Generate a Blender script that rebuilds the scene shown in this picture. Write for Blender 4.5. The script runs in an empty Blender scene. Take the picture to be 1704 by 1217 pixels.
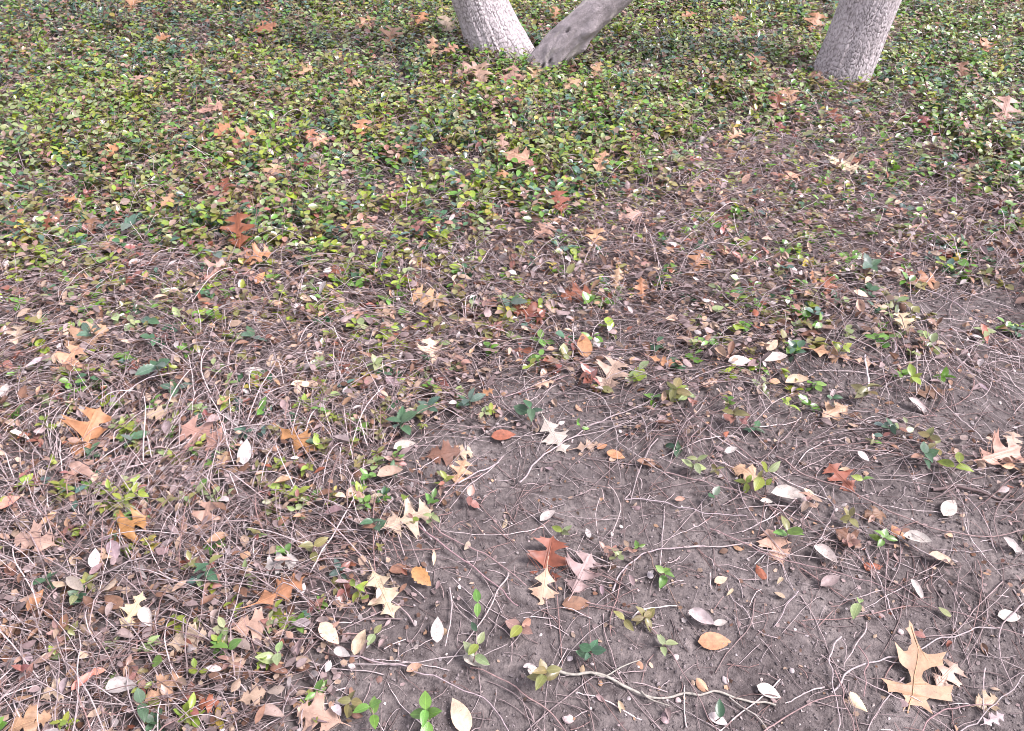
import bpy, bmesh, math, random
import numpy as np
from mathutils import Vector, Matrix

random.seed(7)
rng = np.random.default_rng(11)
scene = bpy.context.scene
COL = scene.collection

# ------------------------------------------------------------------ camera, sky, sun, exposure
PW, PH, FPX = 1704.0, 1217.0, 1250.0
PITCH, CAMH = math.radians(39.4), 1.40
cam_d = bpy.data.cameras.new('camera')
cam = bpy.data.objects.new('camera', cam_d)
COL.objects.link(cam)
cam.location = (0, 0, CAMH)
cam.rotation_euler = (math.pi / 2 - PITCH, 0, 0)
cam_d.sensor_fit = 'HORIZONTAL'
cam_d.sensor_width = 36.0
cam_d.lens = 36.0 * FPX / PW
cam_d.clip_start, cam_d.clip_end = 0.05, 400.0
scene.camera = cam

SUN_EL, SUN_ROT = math.radians(52), math.radians(103)      # light from the right, a little behind the camera
world = bpy.data.worlds.new('World')
scene.world = world
world.use_nodes = True
wn, wl = world.node_tree.nodes, world.node_tree.links
wn.clear()
w_out = wn.new('ShaderNodeOutputWorld')
w_bg = wn.new('ShaderNodeBackground')
w_sky = wn.new('ShaderNodeTexSky')
w_hs = wn.new('ShaderNodeHueSaturation')
w_sky.sky_type = 'NISHITA'
w_sky.sun_disc = False
w_sky.sun_elevation, w_sky.sun_rotation = SUN_EL, SUN_ROT
w_sky.dust_density = 2.0
w_hs.inputs['Saturation'].default_value = 0.22           # thin high cloud
w_bg.inputs['Strength'].default_value = 0.085
wl.new(w_sky.outputs[0], w_hs.inputs['Color'])
w_mx = wn.new('ShaderNodeMix')                            # faint lilac tint put on the sky light, for the camera's white balance
w_mx.data_type, w_mx.blend_type = 'RGBA', 'MULTIPLY'
w_mx.inputs[0].default_value = 1.0
w_mx.inputs[7].default_value = (1.03, 0.945, 1.05, 1)
wl.new(w_hs.outputs[0], w_mx.inputs[6])
wl.new(w_mx.outputs[2], w_bg.inputs['Color'])
wl.new(w_bg.outputs[0], w_out.inputs[0])

sun_d = bpy.data.lights.new('sun', 'SUN')
sun_d.energy, sun_d.angle, sun_d.color = 1.5, math.radians(17), (1.0, 0.90, 0.93)
sun = bpy.data.objects.new('sun', sun_d)
COL.objects.link(sun)
sd = Vector((math.sin(SUN_ROT) * math.cos(SUN_EL), math.cos(SUN_ROT) * math.cos(SUN_EL), math.sin(SUN_EL)))
sun.rotation_euler = sd.to_track_quat('Z', 'Y').to_euler()
sun.location = sd * 20

vs = scene.view_settings
vs.view_transform, vs.look, vs.gamma, vs.exposure = 'Standard', 'None', 1.0, 2.48
vs.use_curve_mapping = False
try:
    scene.cycles.max_bounces = 6
    scene.cycles.diffuse_bounces = 3
    scene.cycles.glossy_bounces = 2
    scene.cycles.transmission_bounces = 3
    scene.cycles.use_denoising = True
    scene.cycles.denoising_prefilter = 'ACCURATE'
    scene.cycles.filter_width = 0.95
except Exception:
    pass

# ------------------------------------------------------------------ photograph -> ground, fields
CP, SP = math.cos(PITCH), math.sin(PITCH)


def to_ground(px, py, z=0.0):
    """where the line of sight through a photo pixel meets height z (arrays allowed)"""
    u, v = (px - PW / 2) / FPX, (PH / 2 - py) / FPX
    dz = -SP + v * CP
    dy = CP + v * SP
    k = (z - CAMH) / dz
    return u * k, dy * k


def to_px(x, y, z=0.0):
    d = y * CP - (z - CAMH) * SP
    d = np.maximum(d, 0.05)
    v = (y * SP + (z - CAMH) * CP) / d
    return PW / 2 + FPX * x / d, PH / 2 - FPX * v


def px_scale(x, y, z=0.0):
    return FPX / np.maximum(y * CP - (z - CAMH) * SP, 0.05)


def _h(ix, iy, s):
    n = (ix.astype(np.int64) * 374761393 + iy.astype(np.int64) * 668265263 + s * 974711) & 0x7FFFFFFF
    n = ((n ^ (n >> 13)) * 1274126177) & 0x7FFFFFFF
    return ((n ^ (n >> 16)) & 0xFFFF) / 65535.0


def vnoise(x, y, scale, seed):
    x, y = np.asarray(x, float) / scale, np.asarray(y, float) / scale
    ix, iy = np.floor(x), np.floor(y)
    fx, fy = x - ix, y - iy
    fx, fy = fx * fx * (3 - 2 * fx), fy * fy * (3 - 2 * fy)
    a, b = _h(ix, iy, seed), _h(ix + 1, iy, seed)
    c, d = _h(ix, iy + 1, seed), _h(ix + 1, iy + 1, seed)
    return (a * (1 - fx) + b * fx) * (1 - fy) + (c * (1 - fx) + d * fx) * fy


def fbm(x, y, scale, seed, n=3):
    t, a, w = 0.0, 1.0, 0.0
    for i in range(n):
        t = t + a * vnoise(x, y, scale / 2 ** i, seed + i)
        w += a
        a *= 0.5
    return t / w


def sstep(a, b, x):
    t = np.clip((x - a) / (b - a), 0, 1)
    return t * t * (3 - 2 * t)


GX = [-400, 0, 200, 400, 600, 800, 950, 1050, 1150, 1250, 1350, 1450, 1520, 1600, 1704, 2100]
GY = [480, 435, 415, 405, 392, 370, 330, 270, 235, 210, 172, 165, 215, 262, 290, 320]
SX = [-400, 300, 480, 580, 640, 700, 790, 850, 950, 1100, 1200, 1300, 1380, 1470, 1560, 1704, 2100]
SY = [1700, 1480, 1270, 1110, 890, 770, 690, 590, 570, 585, 590, 600, 560, 540, 500, 470, 440]


def f_green(x, y):
    px, py = to_px(x, y)
    n = (fbm(x, y, 0.42, 3, 4) - 0.5) * 270
    return sstep(150, -110, py - np.interp(px, GX, GY) + n)


def f_tangle(x, y):
    px, py = to_px(x, y)
    n = (fbm(x, y, 0.34, 21, 5) - 0.5) * 420
    e = py - np.interp(px, SX, SY) + n
    base = sstep(150, -90, e)
    patch = sstep(0.55, 0.74, fbm(x, y, 0.24, 41, 4)) * 0.6           # litter patches lying on the bare soil
    # ridge of litter and stems across the soil
    r1 = np.exp(-((py - (700 + (px - 1380) * 0.28)) / 55.0) ** 2) * sstep(1180, 1330, px) * 0.45
    r2 = np.exp(-((py - (820 + (px - 1250) * 0.35)) / 36.0) ** 2) * sstep(1080, 1250, px) * 0.40
    return np.clip(np.maximum.reduce([base, patch * sstep(1217, 900, py), r1, r2]), 0.0, 1)


def ground_z(x, y):
    return (fbm(x, y, 0.5, 61, 2) - 0.5) * 0.03 + (vnoise(x, y, 0.09, 66) - 0.5) * 0.008


def cover_h(x, y):
    g = f_green(x, y)
    return g * (0.070 + 0.07 * (fbm(x, y, 0.35, 71) - 0.35))


# ------------------------------------------------------------------ mesh helpers
def mesh_arrays(name, V, F, nv, col=None, smooth=True):
    """V (n,3); F flat loop index array; nv: loops per polygon (array)"""
    me = bpy.data.meshes.new(name)
    V = np.ascontiguousarray(V, np.float32)
    F = np.ascontiguousarray(F, np.int32)
    nv = np.ascontiguousarray(nv, np.int32)
    me.vertices.add(len(V))
    me.vertices.foreach_set('co', V.ravel())
    me.loops.add(len(F))
    me.loops.foreach_set('vertex_index', F)
    me.polygons.add(len(nv))
    st = np.zeros(len(nv), np.int32)
    st[1:] = np.cumsum(nv)[:-1]
    me.polygons.foreach_set('loop_start', st)
    me.polygons.foreach_set('use_smooth', np.full(len(nv), smooth, bool))
    me.update(calc_edges=True)
    if col is not None:
        a = me.color_attributes.new('tint', 'FLOAT_COLOR', 'POINT')
        c = np.ones((len(V), 4), np.float32)
        c[:, :3] = col
        a.data.foreach_set('color', c.ravel())
    return me


def add(name, me, mat=None, parent=None):
    o = bpy.data.objects.new(name, me)
    COL.objects.link(o)
    if me is not None and mat is not None and not me.materials:
        me.materials.append(mat)
    if parent is not None:
        o.parent = parent
    return o


def tag(o, label=None, cat=None, group=None, kind=None):
    if label:
        o['label'] = label
    if cat:
        o['category'] = cat
    if group:
        o['group'] = group
    if kind:
        o['kind'] = kind
    return o


def instance_template(TV, TF, R, S, P, C):
    """many transformed copies of a template as arrays. TV (m,3), TF list of faces, R (n,3,3), S (n,3), P (n,3), C (n,3)"""
    n, m = len(P), len(TV)
    V = np.einsum('nij,nmj->nmi', R, TV[None] * S[:, None, :]) + P[:, None, :]
    flat = np.concatenate([np.array(f) for f in TF])
    lens = np.array([len(f) for f in TF])
    F = (flat[None] + (np.arange(n) * m)[:, None]).ravel()
    return V.reshape(-1, 3), F, np.tile(lens, n), np.repeat(C, m, axis=0)


def tubes(Pts, rad, sides, C):
    """Pts (n,k,3), rad (n,k)"""
    n, k, _ = Pts.shape
    T = np.gradient(Pts, axis=1)
    T /= np.linalg.norm(T, axis=2, keepdims=True) + 1e-9
    ref = np.zeros_like(T)
    ref[..., 2] = 1
    steep = np.abs(T[..., 2]) > 0.9
    ref[steep] = (1, 0, 0)
    A = np.cross(T, ref)
    A /= np.linalg.norm(A, axis=2, keepdims=True) + 1e-9
    B = np.cross(A, T)
    ang = np.arange(sides) / sides * 2 * np.pi
    V = Pts[:, :, None, :] + rad[:, :, None, None] * (A[:, :, None, :] * np.cos(ang)[None, None, :, None] + B[:, :, None, :] * np.sin(ang)[None, None, :, None])
    q = []
    for i in range(k - 1):
        for j in range(sides):
            j2 = (j + 1) % sides
            q.append((i * sides + j, i * sides + j2, (i + 1) * sides + j2, (i + 1) * sides + j))
    q = np.array(q)
    F = (q.ravel()[None] + (np.arange(n) * k * sides)[:, None]).ravel()
    return V.reshape(-1, 3), F, np.full(n * len(q), 4), np.repeat(C, k * sides, axis=0)


def join_arrays(parts):
    Vs, Fs, Ns, Cs, off = [], [], [], [], 0
    for V, F, N, C in parts:
        Vs.append(V)
        Fs.append(F + off)
        Ns.append(N)
        Cs.append(C)
        off += len(V)
    return np.concatenate(Vs), np.concatenate(Fs), np.concatenate(Ns), np.concatenate(Cs)


def rot_mats(yaw, pitch, roll):
    """leaf frame: +Y tip direction, +Z face normal; yaw about z, pitch lifts the tip, roll about the midrib"""
    cy, sy, cp, sp, cr, sr = np.cos(yaw), np.sin(yaw), np.cos(pitch), np.sin(pitch), np.cos(roll), np.sin(roll)
    z, o = np.zeros_like(yaw), np.ones_like(yaw)
    Rz = np.stack([np.stack([cy, -sy, z], -1), np.stack([sy, cy, z], -1), np.stack([z, z, o], -1)], -2)
    Rx = np.stack([np.stack([o, z, z], -1), np.stack([z, cp, -sp], -1), np.stack([z, sp, cp], -1)], -2)
    Ry = np.stack([np.stack([cr, z, sr], -1), np.stack([z, o, z], -1), np.stack([-sr, z, cr], -1)], -2)
    return Rz @ Rx @ Ry


# ------------------------------------------------------------------ materials
def nodes_of(name):
    m = bpy.data.materials.new(name)
    m.use_nodes = True
    nt = m.node_tree
    nt.nodes.clear()
    out = nt.nodes.new('ShaderNodeOutputMaterial')
    bs = nt.nodes.new('ShaderNodeBsdfPrincipled')
    nt.links.new(bs.outputs[0], out.inputs[0])
    return m, nt, bs, out


def math_node(nt, op, a, b=None, clamp=False):
    n = nt.nodes.new('ShaderNodeMath')
    n.operation = op
    n.use_clamp = clamp
    for i, v in enumerate((a, b)):
        if v is None:
            continue
        if isinstance(v, (int, float)):
            n.inputs[i].default_value = v
        else:
            nt.links.new(v, n.inputs[i])
    return n.outputs[0]


def mixc(nt, fac, a, b, mode='MIX'):
    n = nt.nodes.new('ShaderNodeMix')
    n.data_type = 'RGBA'
    n.blend_type = mode
    if isinstance(fac, (int, float)):
        n.inputs[0].default_value = fac
    else:
        nt.links.new(fac, n.inputs[0])
    for i, v in ((6, a), (7, b)):
        if isinstance(v, tuple):
            n.inputs[i].default_value = (*v, 1) if len(v) == 3 else v
        else:
            nt.links.new(v, n.inputs[i])
    return n.outputs[2]


def noise_tex(nt, vec, scale, detail=4, rough=0.6):
    n = nt.nodes.new('ShaderNodeTexNoise')
    n.inputs['Scale'].default_value = scale
    n.inputs['Detail'].default_value = detail
    n.inputs['Roughness'].default_value = rough
    if vec is not None:
        nt.links.new(vec, n.inputs['Vector'])
    return n.outputs['Fac']


def ramp(nt, fac, stops):
    r = nt.nodes.new('ShaderNodeValToRGB')
    el = r.color_ramp.elements
    while len(el) < len(stops):
        el.new(0.5)
    for e, (p, c) in zip(el, stops):
        e.position = p
        e.color = (*c, 1) if len(c) == 3 else c
    nt.links.new(fac, r.inputs[0])
    return r.outputs[0]


def tint_source(nt, per_object):
    if per_object:
        n = nt.nodes.new('ShaderNodeObjectInfo')
        return n.outputs['Color']
    n = nt.nodes.new('ShaderNodeVertexColor')
    n.layer_name = 'tint'
    return n.outputs['Color']


def leaf_material(name, per_object, rough, trans, veins=False, mottle=0.35, mscale=90.0, spots=0.0, spec=0.5, vein_col=1.35):
    m, nt, bs, out = nodes_of(name)
    tint = tint_source(nt, per_object)
    tc = nt.nodes.new('ShaderNodeTexCoord')
    geo = nt.nodes.new('ShaderNodeNewGeometry')
    nz = noise_tex(nt, geo.outputs['Position'], mscale, 5, 0.65)
    g = ramp(nt, nz, [(0.25, (1 - mottle,) * 3), (0.75, (1 + mottle * 0.8,) * 3)])
    c = mixc(nt, 1.0, tint, g, 'MULTIPLY')
    bump_in = nz
    if veins:
        uv = nt.nodes.new('ShaderNodeSeparateXYZ')
        nt.links.new(tc.outputs['UV'], uv.inputs[0])
        ax = math_node(nt, 'ABSOLUTE', math_node(nt, 'SUBTRACT', uv.outputs[0], 0.5))
        mid = math_node(nt, 'LESS_THAN', ax, 0.022)
        w = math_node(nt, 'SUBTRACT', math_node(nt, 'MULTIPLY', uv.outputs[1], 13.0), math_node(nt, 'MULTIPLY', ax, 9.0))
        fr = math_node(nt, 'ABSOLUTE', math_node(nt, 'SUBTRACT', math_node(nt, 'FRACT', w), 0.5))
        side = math_node(nt, 'MULTIPLY', math_node(nt, 'LESS_THAN', fr, 0.07), 0.45)
        vm = math_node(nt, 'MAXIMUM', mid, side)
        c = mixc(nt, vm, c, mixc(nt, 1.0, c, (vein_col,) * 3, 'MULTIPLY'))
        bump_in = math_node(nt, 'ADD', math_node(nt, 'MULTIPLY', nz, 0.6), math_node(nt, 'MULTIPLY', vm, -0.5))
    if spots > 0:
        sp = noise_tex(nt, geo.outputs['Position'], 240.0, 2, 0.5)
        s2 = ramp(nt, sp, [(0.66, (0, 0, 0)), (0.72, (1, 1, 1))])
        c = mixc(nt, math_node(nt, 'MULTIPLY', s2, spots), c, (0.07, 0.045, 0.03))
    nt.links.new(c, bs.inputs['Base Color'])
    bs.inputs['Roughness'].default_value = rough
    bs.inputs['Specular IOR Level'].default_value = spec
    b = nt.nodes.new('ShaderNodeBump')
    b.inputs['Strength'].default_value = 0.35
    b.inputs['Distance'].default_value = 0.002
    nt.links.new(bump_in, b.inputs['Height'])
    nt.links.new(b.outputs[0], bs.inputs['Normal'])
    tr = nt.nodes.new('ShaderNodeBsdfTranslucent')
    nt.links.new(c, tr.inputs['Color'])
    mx = nt.nodes.new('ShaderNodeMixShader')
    mx.inputs[0].default_value = trans
    nt.links.new(bs.outputs[0], mx.inputs[1])
    nt.links.new(tr.outputs[0], mx.inputs[2])
    nt.links.new(mx.outputs[0], out.inputs[0])
    return m


def stem_material(name, per_object, rough=0.75):
    m, nt, bs, out = nodes_of(name)
    tint = tint_source(nt, per_object)
    geo = nt.nodes.new('ShaderNodeNewGeometry')
    nz = noise_tex(nt, geo.outputs['Position'], 130.0, 4, 0.7)
    g = ramp(nt, nz, [(0.3, (0.62,) * 3), (0.7, (1.3,) * 3)])
    nt.links.new(mixc(nt, 1.0, tint, g, 'MULTIPLY'), bs.inputs['Base Color'])
    bs.inputs['Roughness'].default_value = rough
    bs.inputs['Specular IOR Level'].default_value = 0.3
    return m


M_COVER = leaf_material('glossy_green_leaf_mass', False, 0.25, 0.30, mottle=0.25, mscale=60, spec=0.95)
M_LITTER = leaf_material('dry_leaf_mass', False, 0.6, 0.12, mottle=0.4, mscale=110, spots=0.25, spec=0.35)
M_GREEN = leaf_material('glossy_green_leaf', True, 0.34, 0.2, veins=True, mottle=0.25, mscale=70, spec=0.5, vein_col=1.5)
M_DRY = leaf_material('dry_leaf', True, 0.55, 0.12, veins=True, mottle=0.42, mscale=75, spots=0.6, spec=0.35, vein_col=1.12)
M_OAK = leaf_material('dry_oak_leaf', True, 0.5, 0.15, veins=False, mottle=0.42, mscale=38, spots=0.45, spec=0.4)
M_STEMS = stem_material('stem_mass', False)
M_STEM = stem_material('vine_stem_bark', True)


def soil_material():
    m, nt, bs, out = nodes_of('soil')
    geo = nt.nodes.new('ShaderNodeNewGeometry')
    pos = geo.outputs['Position']
    a = noise_tex(nt, pos, 5.0, 6, 0.65)
    b_ = noise_tex(nt, pos, 55.0, 6, 0.7)
    c_ = noise_tex(nt, pos, 260.0, 3, 0.6)
    base = ramp(nt, a, [(0.32, (0.064, 0.055, 0.053)), (0.52, (0.100, 0.088, 0.084)), (0.70, (0.142, 0.127, 0.120))])
    g = ramp(nt, b_, [(0.30, (0.42, 0.40, 0.40)), (0.5, (0.98, 0.98, 0.98)), (0.70, (1.55, 1.53, 1.48))])
    c = mixc(nt, 1.0, base, g, 'MULTIPLY')
    gr = ramp(nt, c_, [(0.68, (0, 0, 0)), (0.76, (1, 1, 1))])
    c = mixc(nt, math_node(nt, 'MULTIPLY', gr, 0.45), c, (0.20, 0.17, 0.155))
    dk = ramp(nt, c_, [(0.25, (1, 1, 1)), (0.34, (0, 0, 0))])
    c = mixc(nt, math_node(nt, 'MULTIPLY', dk, 0.55), c, (0.022, 0.018, 0.017))
    nt.links.new(c, bs.inputs['Base Color'])
    bs.inputs['Roughness'].default_value = 0.95
    bs.inputs['Specular IOR Level'].default_value = 0.15
    h = math_node(nt, 'ADD', math_node(nt, 'MULTIPLY', b_, 1.0), math_node(nt, 'MULTIPLY', c_, 0.5))
    bp = nt.nodes.new('ShaderNodeBump')
    bp.inputs['Strength'].default_value = 0.9
    bp.inputs['Distance'].default_value = 0.008
    nt.links.new(h, bp.inputs['Height'])
    nt.links.new(bp.outputs[0], bs.inputs['Normal'])
    return m


M_SOIL = soil_material()

# ------------------------------------------------------------------ ground sheet
def axis(lo, hi, step, far_lo, far_hi):
    core = np.arange(lo, hi + step / 2, step)
    g = [step * 1.35 ** i for i in range(1, 60)]
    up = hi + np.cumsum(g)
    dn = lo - np.cumsum(g)
    return np.concatenate([dn[dn > far_lo][::-1], core, up[up < far_hi]])


xs, ys = axis(-1.7, 2.3, 0.0085, -120, 120), axis(0.35, 3.1, 0.0085, -60, 200)
GXX, GYY = np.meshgrid(xs, ys)


def soil_relief(x, y):
    n1 = vnoise(x, y, 0.035, 81)
    n2 = vnoise(x, y, 0.016, 83)
    n3 = vnoise(x + 3, y, 0.07, 85)
    return ground_z(x, y) + 0.0065 * (np.abs(n1 - 0.5) * 2 - 0.5) * n3 * 1.6 + 0.0045 * (n2 - 0.5)


GZZ = soil_relief(GXX, GYY)
nx, ny = len(xs), len(ys)
ii = (np.arange(ny - 1)[:, None] * nx + np.arange(nx - 1)[None]).ravel()
soil_me = mesh_arrays('ground', np.stack([GXX, GYY, GZZ], -1).reshape(-1, 3), np.stack([ii, ii + 1, ii + nx + 1, ii + nx], -1).ravel(), np.full(len(ii), 4))
ground = tag(add('ground', soil_me, M_SOIL), 'dark grey brown bare soil under the vines and litter', kind='structure')


# ------------------------------------------------------------------ trees
def bark_material(name, plates):
    m, nt, bs, out = nodes_of(name)
    at = nt.nodes.new('ShaderNodeVertexColor')
    at.layer_name = 'tint'
    geo = nt.nodes.new('ShaderNodeNewGeometry')
    nz = noise_tex(nt, geo.outputs['Position'], 70.0 if plates else 45.0, 9, 0.78)
    g = ramp(nt, nz, [(0.28, (0.62, 0.6, 0.6)), (0.7, (1.22, 1.2, 1.2))])
    nt.links.new(mixc(nt, 1.0, at.outputs['Color'], g, 'MULTIPLY'), bs.inputs['Base Color'])
    bs.inputs['Roughness'].default_value = 0.9
    bs.inputs['Specular IOR Level'].default_value = 0.2
    b = nt.nodes.new('ShaderNodeBump')
    b.inputs['Strength'].default_value = 0.6 if plates else 1.0
    b.inputs['Distance'].default_value = 0.004 if plates else 0.012
    nt.links.new(nz, b.inputs['Height'])
    nt.links.new(b.outputs[0], bs.inputs['Normal'])
    return m


M_BARK = bark_material('blocky_pale_bark', True)
M_GREYBARK = bark_material('smooth_grey_bark', False)


def cells(u, v, period, seed):
    """cellular pattern on a cylinder: u wraps with integer period; returns F2-F1 and an id value"""
    iu, iv = np.floor(u), np.floor(v)
    d1 = np.full(u.shape, 9.0)
    d2 = np.full(u.shape, 9.0)
    idv = np.zeros(u.shape)
    for a in (-1, 0, 1):
        for b in (-1, 0, 1):
            cu, cv = iu + a, iv + b
            wu = np.mod(cu, period)
            jx, jy = _h(wu, cv, seed), _h(wu, cv, seed + 5)
            d = np.hypot(cu + 0.2 + 0.6 * jx - u, cv + 0.15 + 0.7 * jy - v)
            k = _h(wu, cv, seed + 9)
            closer = d < d1
            d2 = np.where(closer, d1, np.minimum(d2, d))
            idv = np.where(closer, k, idv)
            d1 = np.where(closer, d, d1)
    return d2 - d1, idv


def trunk_mesh(name, path, radii, nseg, nlen, plates, seed, flare=0.0):
    """path: list of centres base -> top, radii alike; dense rings low down where the photo shows them"""
    path = np.array(path, float)
    L = np.concatenate([[0], np.cumsum(np.linalg.norm(np.diff(path, axis=0), axis=1))])
    s = np.concatenate([np.linspace(0, min(0.95, L[-1] * 0.7), nlen), np.linspace(min(0.95, L[-1] * 0.7), L[-1], 40)[1:]])
    # smooth the path
    def sm(vals):
        r = np.interp(s, L, vals)
        k = 9
        pad = np.concatenate([np.full(k, r[0]), r, np.full(k, r[-1])])
        return np.convolve(pad, np.ones(2 * k + 1) / (2 * k + 1), 'valid')
    Pc = np.stack([sm(path[:, i]) for i in range(3)], -1)
    Rr = sm(np.array(radii))
    T = np.gradient(Pc, axis=0)
    T /= np.linalg.norm(T, axis=1, keepdims=True)
    A = np.cross(np.array([0, 1.0, 0]), T)
    A /= np.linalg.norm(A, axis=1, keepdims=True)
    B = np.cross(T, A)
    th = np.arange(nseg) / nseg * 2 * np.pi
    TH, S = np.meshgrid(th, s)
    rr = np.repeat(Rr[:, None], nseg, 1)
    rr = rr * (1 + 0.03 * np.sin(2 * TH + seed) + 0.025 * np.sin(3 * TH + 1.7 * seed + 2 * S) + flare * np.exp(-S / 0.13) * (1 + 0.6 * np.sin(4 * TH + seed)))
    circ = 2 * np.pi * float(np.mean(radii))
    if plates:
        per = int(circ / 0.0150)
        wob = 0.9 * (vnoise(TH * 3, S, 0.08, seed + 2) - 0.5)
        e, idv = cells(TH / (2 * np.pi) * per + wob, S / 0.027 + 1.0 * (vnoise(TH * 2, S, 0.1, seed + 3) - 0.5), per, seed)
        groove = sstep(0.02, 0.22, e)
        groove = 1 - (1 - groove) * (0.62 + 0.38 * sstep(0.3, 0.6, fbm(TH * 0.16, S, 0.035, seed + 21)))
        big = vnoise(TH * 4, S * 1.5, 0.35, seed + 7)
        d = -0.0035 * (1 - groove) + 0.0025 * (idv - 0.5) * groove + 0.008 * (big - 0.5)
        plate = np.array([0.40, 0.378, 0.374])[None, None] * (0.86 + 0.22 * idv[..., None]) * (0.72 + 0.50 * fbm(TH * 0.16, S, 0.16, seed + 23)[..., None])
        crack = np.array([0.115, 0.10, 0.098])
        C = plate * groove[..., None] + crack * (1 - groove[..., None])
    else:
        f1 = fbm(np.cos(TH) * 0.12 + S * 0.25, np.sin(TH) * 0.12 + S * 0.6, 0.09, seed) - 0.5
        f2 = vnoise(TH * 0.11, S * 0.45, 0.02, seed + 2) - 0.5
        low = np.exp(-S / 0.22)
        fur = (np.abs(vnoise(TH * 0.11 + 0.3 * S, S * 0.4, 0.045, seed + 4) - 0.5) * 2) * low
        d = 0.022 * f1 + 0.005 * f2 + 0.05 * (fur - 0.25) * low
        for (t0, s0, rd, dep) in ((-2.2, 0.33, 0.009, -0.012), (-1.0, 0.20, 0.010, -0.014), (-1.7, 0.16, 0.010, -0.014), (-1.2, 0.42, 0.035, 0.014), (-0.6, 0.33, 0.03, 0.016), (-1.9, 0.12, 0.010, -0.015), (-1.35, 0.13, 0.012, -0.018)):
            dt = np.angle(np.exp(1j * (TH - t0))) * Rr[:, None]
            d = d + 1.5 * dep * np.exp(-((dt / (rd * 0.7)) ** 2 + ((S - s0) / (rd * 1.5)) ** 2))
        mot = fbm(TH * 0.13, S * 0.5, 0.07, seed + 6)
        C = np.array([0.30, 0.278, 0.275])[None, None] * (0.8 + 0.4 * mot[..., None]) * (1 - 0.45 * np.clip(0.5 - fur * 1.6, 0, 1) * low)[..., None]
        C = C * np.where(mot[..., None] > 0.62, np.array([1.1, 1.12, 1.05]), 1.0)
    rr = rr + d
    V = Pc[:, None, :] + rr[..., None] * (A[:, None, :] * np.cos(TH)[..., None] + B[:, None, :] * np.sin(TH)[..., None])
    k = len(s)
    i0 = (np.arange(k - 1)[:, None] * nseg + np.arange(nseg)[None])
    i1 = (np.arange(k - 1)[:, None] * nseg + (np.arange(nseg)[None] + 1) % nseg)
    F = np.stack([i0, i1, i1 + nseg, i0 + nseg], -1).reshape(-1)
    V = np.concatenate([V.reshape(-1, 3), Pc[-1:]])
    cap = np.stack([(k - 1) * nseg + np.arange(nseg), (k - 1) * nseg + (np.arange(nseg) + 1) % nseg, np.full(nseg, k * nseg)], -1).reshape(-1)
    Cc = np.concatenate([C.reshape(-1, 3), np.array([[0.3, 0.26, 0.25]])])
    return mesh_arrays(name, V, np.concatenate([F, cap]), np.concatenate([np.full((k - 1) * nseg, 4), np.full(nseg, 3)]), Cc), Pc[-1], T[-1], Rr[-1]


TRUNKS = []


def tree(name, base_px, lean, r0, r1, plates, seed, label, height, bend=(0, 0), flare=0.0):
    x, y = to_ground(*base_px)
    root = bpy.data.objects.new(name, None)
    COL.objects.link(root)
    root.location = (x, y, 0)
    pts, rad = [], []
    for t in (0, 0.04, 0.08, 0.12, 0.16, 0.22, 0.35, 0.6, 0.8, 1.0):
        z = -0.06 + t * height
        zl = z if plates else math.sqrt(max(0.0, z - 0.02) ** 2 + 0.05 ** 2) - 0.05
        pts.append((lean[0] * zl + bend[0] * z * z, lean[1] * zl + bend[1] * z * z, z))
        rad.append(r1 + (r0 - r1) * math.exp(-max(0.0, z) / 0.28))
    me, top, td, tr = trunk_mesh('trunk', pts, rad, 480 if plates else 300, 260 if plates else 240, plates, seed, flare)
    add('trunk', me, M_BARK if plates else M_GREYBARK, root)
    for k in range(2):                                   # the fork above the frame
        a = seed + k * 2.6
        d = Vector((math.cos(a) * 0.55, math.sin(a) * 0.55, 0)) + Vector(td)
        lp = np.array([[list(Vector(top) - Vector(td) * 0.12 + d * (0.12 * i) + Vector((0, 0, 0.01 * i * i))) for i in range(12)]])
        lr = np.array([[tr * (0.72 - 0.04 * i) for i in range(12)]])
        V, F, N, C = tubes(lp, lr, 14, np.array([[0.3, 0.27, 0.27]]))
        add('limb', mesh_arrays('limb', V, F, N, C), M_BARK if plates else M_GREYBARK, root)
    tag(root, label, 'tree', 'trees standing in the ground cover')
    TRUNKS.append((x, y, r0))
    return root


tree('oak_tree', (836, 99), (-0.42, 0.02), 0.190, 0.128, True, 4, 'tree with pale blocky bark leaning away from the smooth grey slanting trunk', 2.6, bend=(0.03, 0), flare=0.16)
tree('grey_tree', (903, 124), (1.01, -0.02), 0.094, 0.082, False, 9, 'smooth grey slanting trunk crossing in front of a blocky-barked tree', 2.2, bend=(0.10, 0), flare=0.14)
tree('oak_tree', (1395, 135), (0.13, 0.02), 0.150, 0.138, True, 13, 'lone tree with pale blocky bark beside the brown stem patch', 2.6, bend=(0.02, 0), flare=0.17)


def off_trunks(x, y, pad=0.0):
    ok = np.ones(np.shape(x), bool)
    for tx, ty, tr in TRUNKS:
        ok &= np.hypot(x - tx, y - ty) > tr * 0.98 + pad
    return ok


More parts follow.
